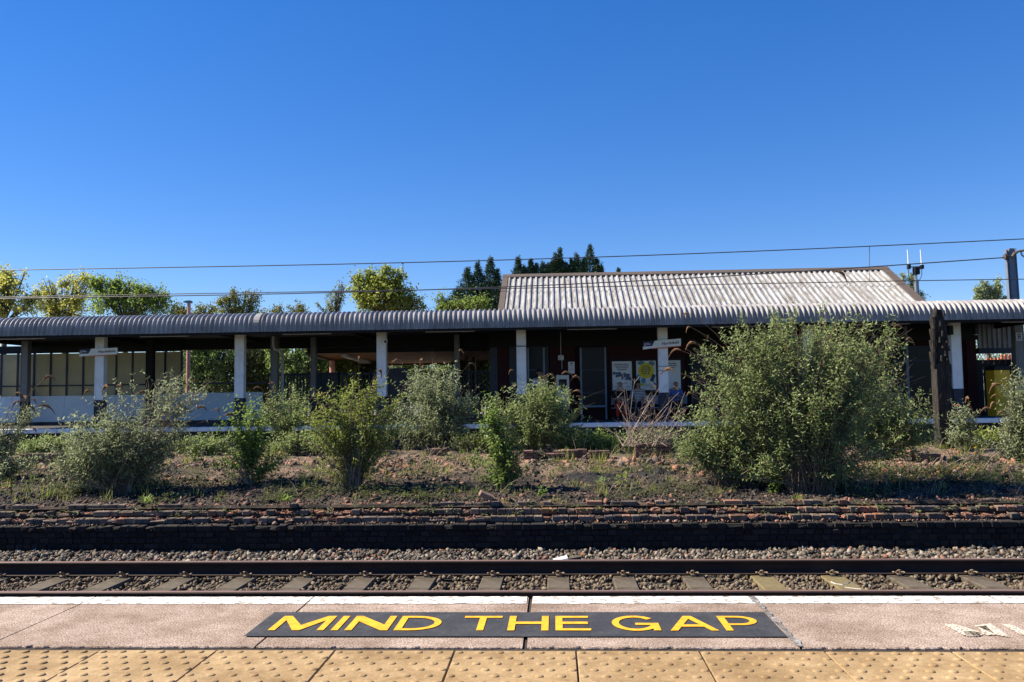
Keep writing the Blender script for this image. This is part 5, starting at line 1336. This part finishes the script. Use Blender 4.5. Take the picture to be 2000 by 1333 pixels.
mb = MB(); mb.tube([(b_.x,AY,FZ), (b_.x,AY,at(0,0,AY).z*0+b_.z), (p.x,AY,p.z)], .085, n=10); mb.build('pole', m_steel, o)
mb = MB(); mb.tube([tuple(p), tuple(at(1788.5,530,AY))], .045, n=8); mb.build('upper_pole', m_steel_l, o)
a, c = at(1784,537,AY), at(1794,522,AY); mb = MB(); mb.bbox(a.x, c.x, AY-.14, AY+.1, a.z, c.z, b=.02); mb.build('box', m_black, o)
mb = MB(); mb.tube([at(1775,522,AY), at(1801,521,AY)], .02, n=6); mb.build('crossarm', m_black, o)
for px in (1774.5, 1800):
    a, c = at(px-2.5,526,AY), at(px+3,518,AY); mb = MB(); mb.bbox(a.x, c.x, AY-.09, AY+.06, a.z, c.z, b=.01); bo = mb.build('aerial_base', m_black, o)
    mb = MB(); mb.tube([at(px,517.5,AY), at(px-2.2,488,AY)], [.028,.018], n=6); mb.build('whip_aerial', m_poster_white, o)
    s = -1 if px < 1790 else 1
    mb = MB(); mb.tube([at(px,526,AY), at(px+s*.5,538,AY), at(px-s*3,546,AY), at(px-s*8,549,AY)], .012, n=5); mb.build('cable', m_black, o)

# ================================================================== TREES BEHIND
def tree(name, label, cat, px, Y, blobs, n, L, mat, seed, trunk=.18, group='trees behind the station', gz_=-1.1, clump=.35, per=14, asp=.55):
    L *= .74; n = int(n*1.15)
    r = random.Random(seed); c = at(px, 640, Y); base = Vector((c.x, Y, gz_))
    o = thing(name, base, label, cat, group); lb = LB(); tb = MB()
    if name != 'hedge' and name != 'poplar':
        for b_ in list(blobs):
            for q in range(4):
                blobs = blobs+[(b_[0]+r.uniform(-.95,.95)*b_[3], b_[1]+r.uniform(-.3,.3), b_[2]+b_[5]*r.uniform(.35,1.05), b_[3]*r.uniform(.14,.3), b_[4]*.3, b_[5]*r.uniform(.25,.5), 1.6)]
    W = [b_[3]*b_[5]*(b_[6]) for b_ in blobs]; zc_ = min(b_[2]-b_[5]*.4 for b_ in blobs)
    fork = Vector((c.x, Y, max(gz_+1.2, zc_-.5)))
    tb.tube([base, base.lerp(fork, .5)+Vector((r.uniform(-.1,.1),0,0)), fork], [trunk, trunk*.85, trunk*.7], n=8)
    br = MB()
    for b_ in blobs:
        C = Vector(b_[:3]); 
        for k in range(5):
            v = rv(r); e = Vector((C.x+v.x*b_[3]*.8, C.y+v.y*b_[4]*.8, C.z+v.z*b_[5]*.8)); m_ = fork.lerp(e, .5)+Vector((0,0,-.15))
            br.tube([bez(fork, m_, e, t/5) for t in range(6)], [trunk*.17*(1-t/6.5) for t in range(6)], n=4, cap=False)
    for k in range(n//per):
        b_ = r.choices(blobs, W)[0]
        while True:
            v = rv(r)
            if v.length > .4 or r.random() < .4: break
        v = v*(1+.75*mnoise.noise(v.normalized()*2.6+Vector((seed*3.1, b_[0], b_[2]))))
        C = Vector((b_[0]+v.x*b_[3], b_[1]+v.y*b_[4], b_[2]+v.z*b_[5])); cs = clump*r.uniform(.25,.95)
        if r.random() < .5: br.tube([Vector(b_[:3]).lerp(C, .35)-Vector((0,0,.1)), C+Vector((0,0,cs*.5))], [.018,.006], n=3, cap=False)
        for q in range(per):
            p = C+Vector((r.gauss(0,cs*.5), r.gauss(0,cs*.5), r.gauss(0,cs*.62)))
            lb.leaf(p, rv(r)+Vector((0,0,-.3)), sdir*.7+rv(r), L*r.uniform(.6,1.2), L*asp*r.uniform(.8,1.2))
    t_ = tb.build('trunk', m_bark, o, smooth=True); br.build('branches', m_bark, o); lb.build('crown', mat, o); return o
tree('tree','golden budding tree at the left edge above the canopy','tree',10,44,[blob(5,575,44,60,45,None,1.4), blob(55,600,44,30,26,None,.7), blob(-25,560,44,40,30), blob(30,545,44,18,14,None,.6)],5200,.2,m_t_yellow,51)
tree('tree','sparse golden tree, second from the left above the canopy','tree',125,46,[blob(100,590,46,30,38), blob(150,580,46,32,36), blob(125,610,46,50,25), blob(155,552,46,14,12,None,.6), blob(95,560,46,10,14,None,.5)],4600,.19,m_t_yellow,52)
tree('tree','bright green rounded tree left of the pink lamp post','tree',245,43,[blob(215,585,43,42,38,None,1.3), blob(275,590,43,38,30), blob(310,600,43,30,28), blob(195,560,43,16,14,None,.7), blob(295,570,43,18,10,None,.6), blob(250,560,43,14,12,None,.6)],6500,.2,m_t_green,53)
tree('tree','low green tree top just right of the pink lamp post','tree',395,45,[blob(345,608,45,16,10), blob(392,606,45,10,12), blob(418,608,45,8,10), blob(378,618,45,50,14)],1500,.18,m_t_olive,54)
tree('tree','small olive tree with a taller right side, above the second column','tree',470,42,[blob(440,600,42,18,20), blob(462,592,42,16,22), blob(488,590,42,18,24,None,1.3), blob(465,612,42,45,15)],3200,.15,m_t_olive,55,clump=.25)
tree('tree','low bushy tree tops left of the maple behind the canopy','tree',580,48,[blob(535,606,48,12,8), blob(580,604,48,18,9), blob(560,620,48,55,12)],1700,.17,m_t_olive,56)
tree('tree','thin pale sparse tree beside the maple','tree',655,48,[blob(650,590,48,16,22), blob(668,575,48,10,20), blob(640,606,48,22,14)],700,.16,m_t_pop,57,clump=.3,per=6)
tree('tree','broad yellow-green maple behind the middle of the canopy','maple',750,42,[blob(745,580,42,62,38,None,1.5), blob(790,590,42,38,28), blob(715,570,42,30,30), blob(765,548,42,28,20), blob(726,545,42,12,14,None,.7), blob(695,560,42,10,22,None,.6), blob(805,600,42,28,18)],8200,.21,m_t_maple,58)
tree('tree','low golden-green bush in front of the dark conifers','bush',905,40,[blob(880,604,40,26,12), blob(930,596,40,26,16), blob(860,592,40,8,14,None,.5), blob(910,605,40,50,12)],2400,.17,m_t_green,59)
def conifer(px, Y, tips, label, seed, cat='conifer', L=.21):
    r = random.Random(seed); c = at(px, 640, Y); base = Vector((c.x, Y, -1.1)); o = thing('conifer', base, label, cat, 'dark conifers behind the station'); lb = LB(); tb = MB()
    for (tx, ty, hw, byy) in tips:
        top = at(tx, ty, Y); bot = at(tx+(px-tx)*.2, byy, Y); H = top.z-bot.z; w_ = hw*2.1*Y/F_PX
        tb.tube([(bot.x, Y, -1.1), tuple(bot), tuple(top)], [.16,.1,.015], n=6)
        n = int(H*270)
        for k in range(n):
            t = r.random()**.85; p = top.lerp(bot, t); a = r.uniform(0, 6.28); R_ = w_*(t**1.15)*r.uniform(.35,1.25)*(1+.35*math.sin(t*26+a*2))
            d = Vector((math.cos(a), math.sin(a), .1)); e = p+d*R_+Vector((0,0,-.12*R_+.15*r.random()))
            for q in range(6):
                s = e.lerp(p, r.uniform(0,.55))+rv(r)*.12
                lb.leaf(s, d+Vector((r.uniform(-.4,.4), r.uniform(-.4,.4), r.uniform(-.1,.8))), rv(r), L*r.uniform(.6,1.7)*(.35+.65*t), L*.2)
        for q in range(22):
            u = r.random(); lb.leaf(top+Vector((r.uniform(-.1,.1)*u, r.uniform(-.1,.1)*u, -.9*u)), Vector((r.uniform(-.35,.35), r.uniform(-.35,.35), 1)), rv(r), .22, .05)
    tb.build('trunk', m_bark, o); lb.build('crown', m_t_con, o)
conifer(940,46,[(958,506,26,630), (933,516,30,630), (913,525,30,630), (972,530,26,630), (893,565,40,630)], 'dark many-topped conifer left of the station roof', 61)
conifer(1012,52,[(1012,504,15,592), (1037,510,15,590), (1024,522,16,590), (1048,518,14,590)], 'two slender dark conifer tops above the left part of the station roof', 62)
conifer(1072,52,[(1060,514,18,600), (1078,512,18,600), (1094,488,12,600), (1085,498,18,600), (1070,518,22,600), (1098,512,20,600)], 'dark conifer with a crooked bent tip above the station roof', 63)
conifer(1140,52,[(1126,498,20,600), (1153,482,28,600), (1105,515,18,600), (1175,520,16,600), (1140,506,22,600), (1166,508,18,600), (1116,508,16,600)], 'tallest dark conifer, with a pointed top above the station roof', 64)
conifer(1208,58,[(1208,527,8,590)], 'single tiny conifer tip over the ridge of the station roof', 65)
def poplar(px, Y, tops, label, seed):
    bl = []
    for (x, y0, y1, hw) in tops:
        n = 5
        for k in range(n):
            t = (k+.5)/n; bl.append(blob(x, y0+(y1-y0)*t, Y, hw*(.45+.6*math.sin(math.pi*min(.8, t*.8+.12))), (y1-y0)/n*.8, None, 1))
    tree('poplar', label, 'poplar', px, Y, bl, 150*len(bl), .2, m_t_pop, seed, group='poplars behind the station', clump=.3)
poplar(1785,70,[(1763,536,590,5), (1781,533,590,7), (1799,570,590,5), (1772,560,592,9)], 'pale poplar tops clustered behind the antenna mast', 71)
poplar(1930,66,[(1922,549,590,8), (1948,546,590,9), (1908,562,590,7), (1935,560,592,9), (1962,578,592,4)], 'pale poplar tops standing left of the steel mast', 72)
# hedge-like shrubs seen under the canopy
for (px, Y, rx, pt, lab, mt_, sd_) in ((395,36.5,55,676,'dense green shrub behind the pink lamp post under the canopy',m_hedge,81), (460,37.5,50,676,'dark shrub behind the second column from the left',m_darkleaf,82), (515,38.5,45,672,'light olive shrub between the second column and the dark fence',m_t_olive,83), (580,36,50,682,'glossy green shrub behind the left part of the dark fence',m_hedge,84), (650,37,45,690,'leafy shrub around the pink column',m_hedge,85), (700,39,40,715,'low shrub under the left part of the timber soffit',m_darkleaf,86), (830,47,70,708,'bright yellow-green shrub beyond the timber soffit',m_t_green,87), (930,40,40,706,'sunlit green shrub seen left of the station wall',m_t_green,88), (745,45,35,712,'pale dead-branched shrub behind the third column',m_bud_g,89)):
    p = at(px, pt-16 if px < 690 else pt-6, Y); s = Y/F_PX; h = p.z-FZ; rx *= 1.1
    tree('shrub', lab, 'shrub', px, Y, [(p.x, Y, FZ+h*.5, rx*s, .8, h*.5, 1.2), (p.x-rx*s*.5, Y, FZ+h*.6, rx*s*.6, .7, h*.42, .8), (p.x+rx*s*.5, Y, FZ+h*.55, rx*s*.6, .9, h*.47, .8)], 8500, .15, mt_, sd_, trunk=.06, group='shrubs behind the far platform', gz_=FZ-.1, clump=.22, per=10)
hb = []
for px in range(330, 1000, 48):
    p = at(px, 672+10*math.sin(px*.05), 52); hb.append((p.x, 52, FZ+(p.z-FZ)*.5, 1.25, .8, (p.z-FZ)*.52, 1))
tree('hedge', 'long leafy hedge closing the view behind the forecourt', 'hedge', 660, 52, hb, 22000, .24, m_hedge, 95, trunk=.08, group=None, gz_=FZ-.1, clump=.3, per=10)
p = at(1942, 690, 44); tree('shrub', 'sunlit yellow-green shrub seen through the gap at the far right', 'shrub', 1942, 44, [(p.x, 44, FZ+2, 2, .9, 2, 1), (p.x-1.2, 44, FZ+2, 1.4, .8, 1.9, 1), (p.x+1.4, 44, FZ+2, 1.4, .8, 2, 1)], 4200, .15, m_t_green, 90, trunk=.06, group='shrubs behind the far platform', gz_=FZ-.1, clump=.25, per=10)

# ================================================================== PEOPLE
def skin_mesh(name, pts, edges, mat, parent, root=0, sub=1):
    me = bpy.data.meshes.new(name); me.from_pydata([p[:3] for p in pts], edges, [])
    o = bpy.data.objects.new(name, me); COL.objects.link(o)
    o.modifiers.new('s', 'SKIN'); 
    if sub: m_ = o.modifiers.new('d', 'SUBSURF'); m_.levels = sub; m_.render_levels = sub
    sv = me.skin_vertices[0].data
    for i, p in enumerate(pts):
        rr = p[3]; sv[i].radius = (rr, rr*(p[4] if len(p) > 4 else 1))
    sv[root].use_root = True
    bpy.context.view_layer.update()
    m2 = bpy.data.meshes.new_from_object(o.evaluated_get(bpy.context.evaluated_depsgraph_get()))
    COL.objects.unlink(o); bpy.data.objects.remove(o); bpy.data.meshes.remove(me)
    m2.name = name; m2.materials.clear(); m2.materials.append(mat); m2.polygons.foreach_set('use_smooth', [True]*len(m2.polygons)); m2.update()
    oo = bpy.data.objects.new(name, m2); COL.objects.link(oo); oo.parent = parent; return oo
def person(loc, label, pose, top, trousers, hair, hairlen='short', rz=0, armpose='lap', nod=0, skirt=False, stripes=None):
    o = thing('person', loc, label, 'person', None, rz)
    pts = []; E_ = []; ix = {}
    def add(k, p, r_, par=None, asp=1):
        ix[k] = len(pts); pts.append((*p, r_, asp))
        if par is not None: E_.append((ix[par], ix[k]))
    if pose == 'sit':
        hz = .50; add('pel', (0,.02,hz), .125); add('waist', (0,.05,hz+.2), .115, 'pel'); add('chest', (0,.04,hz+.42), .13, 'waist'); add('neck', (0,.02,hz+.55), .052, 'chest')
        knee = lambda s: (s*.13,-.44,.50); ank = lambda s: (s*.12,-.42,.09); toe = lambda s: (s*.13,-.60,.04); hipz = hz
    else:
        hz = .92; add('pel', (0,0,hz), .12); add('waist', (0,0,hz+.2), .105, 'pel'); add('chest', (0,0,hz+.42), .125, 'waist'); add('neck', (0,-.01,hz+.56), .05, 'chest')
        knee = lambda s: (s*.10,-.02,.49); ank = lambda s: (s*.10,.02,.09); toe = lambda s: (s*.12,-.16,.03); hipz = hz
    nz_ = hz+.55
    hd = Vector((0, -.03-nod*.10, nz_+.155-nod*.02))
    add('jaw', (0, hd.y-.005, hd.z-.075), .058, 'neck'); add('head', (0, hd.y+.005, hd.z+.0), .082, 'jaw'); add('crown', (0, hd.y+.01, hd.z+.065), .066, 'head')
    hands = {}
    for s in (1, -1):
        k = 'R' if s > 0 else 'L'
        sh = (s*.185, .03 if pose == 'sit' else 0, nz_-.09); add('sh'+k, sh, .062, 'chest')
        if armpose == 'crossed': el = (s*.25,-.05,nz_-.36); wr = (-s*.07,-.24,nz_-.31-.03*s); fd = Vector((-s*.9,-.1,.0))
        elif armpose == 'raised' and s > 0: el = (s*.27,-.10,nz_-.20); wr = (s*.13,-.14,nz_+.07); fd = Vector((-s*.5,-.1,.8))
        elif armpose == 'phone': el = (s*.24,-.06,nz_-.35); wr = (s*.07,-.30,nz_-.27); fd = Vector((-s*.4,-.6,.25))
        else: el = (s*.25,-.02,nz_-.37); wr = ((s*.12,-.27,hz+.11) if pose == 'sit' else (s*.24,-.05,nz_-.63)); fd = Vector((-s*.25,-.85,-.1)) if pose == 'sit' else Vector((0,-.1,-1))
        add('el'+k, el, .043, 'sh'+k); add('wr'+k, wr, .029, 'el'+k)
        fd.normalize(); W_ = Vector(wr); pm = W_+fd*.06; add('pm'+k, tuple(pm), .034, 'wr'+k, .6)
        side = fd.cross(Vector((0,0,1))); 
        if side.length < .2: side = Vector((1,0,0))
        side.normalize(); up_ = side.cross(fd)
        for f_, ln in zip((-1.5,-.5,.5,1.5), (.06,.075,.08,.066)):
            b_ = pm+side*f_*.017+fd*.025; mdl = b_+fd*ln*.55-up_*.004; tp = mdl+fd*ln*.35-up_*.03
            kk = 'f%s%s' % (k, f_); add(kk+'a', tuple(b_), .0095, 'pm'+k); add(kk+'b', tuple(mdl), .0085, kk+'a'); add(kk+'c', tuple(tp), .007, kk+'b')
        tb_ = pm-side*s*.03-fd*.015; add('t'+k, tuple(tb_), .011, 'pm'+k); add('t2'+k, tuple(tb_+fd*.045-side*s*.015), .009, 't'+k)
        add('hip'+k, (s*.09, 0, hipz-.01), .085, 'pel'); add('kn'+k, knee(s), .058, 'hip'+k); add('an'+k, ank(s), .042, 'kn'+k); add('to'+k, toe(s), .034, 'an'+k)
    skin_mesh('body', pts, E_, m_skin, o)
    # face
    mb = MB(); f0 = hd.y-.078
    mb.hexa([(-.012,f0+.01,hd.z-.03), (.012,f0+.01,hd.z-.03), (.008,f0-.018,hd.z-.028), (-.008,f0-.018,hd.z-.028), (-.006,f0+.01,hd.z+.02), (.006,f0+.01,hd.z+.02), (.004,f0,hd.z+.02), (-.004,f0,hd.z+.02)])
    for s in (1, -1): mb.tube([(s*.078,hd.y,hd.z+.02), (s*.09,hd.y+.012,hd.z), (s*.078,hd.y,hd.z-.03)], [.008,.014,.008], n=5)
    mb.build('nose_and_ears', m_skin, o).location = (0,0,0)
    mb = MB()
    for s in (1, -1): mb.box(s*.03-.012, s*.03+.012, f0+.0, f0+.012, hd.z+.008, hd.z+.018)
    mb.box(-.024,.024,f0+.004,f0+.014,hd.z-.055,hd.z-.048); mb.build('eyes_and_mouth', m_hair_d, o).location = (0,0,0)
    for c in o.children:
        if c.name.startswith(('nose', 'eyes')):
            me = c.data
            for v in me.vertices: v.co += Vector(wloc(o))
    # clothes
    def sub(keys, es, name, mat, g, root=0):
        P_ = [(*pts[ix[k]][:3], pts[ix[k]][3]+g) for k in keys]; skin_mesh(name, P_, [(keys.index(a), keys.index(b_)) for a, b_ in es], mat, o, root)
    sub(['pel','waist','chest','shR','shL','elR','elL'], [('pel','waist'),('waist','chest'),('chest','shR'),('chest','shL'),('shR','elR'),('shL','elL')], 'top', top, .018)
    tk = ['pel','hipR','hipL','knR','knL','anR','anL']
    sub(tk, [('pel','hipR'),('pel','hipL'),('hipR','knR'),('hipL','knL'),('knR','anR'),('knL','anL')], 'trousers', trousers, .022 if not skirt else .04)
    sub(['anR','toR'], [('anR','toR')], 'shoe', m_black, .012); sub(['anL','toL'], [('anL','toL')], 'shoe', m_black, .012)
    H = [(0,hd.y+.03,hd.z+.02,.088), (0,hd.y+.015,hd.z+.075,.078)]; HE = [(0,1)]
    if hairlen == 'long':
        H += [(0,hd.y+.06,hd.z-.06,.075), (.05,hd.y+.06,hd.z-.19,.05), (-.05,hd.y+.06,hd.z-.19,.05)]; HE += [(0,2), (2,3), (2,4)]
    skin_mesh('hair', H, HE, hair, o)
    return o
m_blacktop = P('black_cloth', (.015,.014,.016), rough=.9); m_red = P('red_cloth', (.50,.035,.02), rough=.85); m_bluej = P('blue_jacket', (.07,.13,.36), rough=.8); m_jean = P('dark_jeans', (.02,.03,.06), rough=.9); m_lav = P('lavender_cloth', (.50,.45,.62), rough=.85)
m_stripe = bpy.data.materials.new('striped_cloth'); m_stripe.use_nodes = True; t = m_stripe.node_tree
wv = t.nodes.new('ShaderNodeTexWave'); wv.bands_direction = 'Z'; wv.inputs['Scale'].default_value = 6; tc = t.nodes.new('ShaderNodeTexCoord'); cr = t.nodes.new('ShaderNodeValToRGB')
cr.color_ramp.elements[0].position = .45; cr.color_ramp.elements[0].color = (.05,.06,.09,1); cr.color_ramp.elements[1].position = .55; cr.color_ramp.elements[1].color = (.55,.56,.58,1)
t.links.new(tc.outputs['Object'], wv.inputs['Vector']); t.links.new(wv.outputs['Fac'], cr.inputs[0]); t.links.new(cr.outputs[0], t.nodes['Principled BSDF'].inputs['Base Color'])
PYB = BY-.62
def pfix(px, pyhead, Y, H): p = at(px, pyhead, Y); return (p.x, Y, FZ)
person(pfix(1211,757,PYB,1.3), 'seated person in a black top and red trousers with arms crossed, below the text poster', 'sit', m_blacktop, m_red, m_hair_g, armpose='crossed')
person(pfix(1246,757,PYB,1.3), 'seated person in a striped top with long dark hair, below the yellow disc poster', 'sit', m_stripe, m_jean, m_hair_d, 'long', armpose='lap')
person(pfix(1319,757,PYB,1.3), 'seated person in a blue jacket looking down, right of the name sign column', 'sit', m_bluej, m_blacktop, m_hair_d, armpose='phone', nod=1)
person(pfix(1054,757,BY-1.1,1.3), 'standing person in a lavender top with a hand raised, behind the rounded shrub', 'stand', m_lav, m_jean, m_hair_d, 'long', armpose='raised')
person(pfix(1735,757,PYB,1.3), 'seated person whose face shows above the shrub left of the carved post', 'sit', m_blacktop, m_jean, m_hair_d)
person(pfix(2003,757,28.0,1.3), 'seated person in blue partly cut off by the right edge', 'sit', m_bluej, m_jean, m_hair_d, rz=-.5)
def bench(a, b_, lab, Y=PYB):
    x0, x1 = at(a, 800, Y).x, at(b_, 800, Y).x; o = thing('bench', ((x0+x1)/2, Y, FZ), lab, 'bench', 'benches on the far platform')
    mb = MB(); mb.bbox(x0, x1, Y-.22, Y+.28, FZ+.37, FZ+.41, b=.01); mb.build('seat', m_blueframe, o)
    mb = MB(); mb.bbox(x0, x1, Y+.24, Y+.28, FZ+.5, FZ+.82, b=.01); mb.build('backrest', m_blueframe, o)
    for x in (x0+.15, x1-.2): 
        mb = MB(); mb.box(x, x+.05, Y-.18, Y-.12, FZ, FZ+.369); mb.box(x, x+.05, Y+.235, Y+.239, FZ, FZ+.82); mb.build('leg', m_black, o)
bench(1195, 1345, 'metal bench under the three posters'); bench(1705, 1765, 'metal bench behind the shrub left of the carved post'); bench(1992, 2050, 'metal bench at the right edge of the far platform', 28.0)
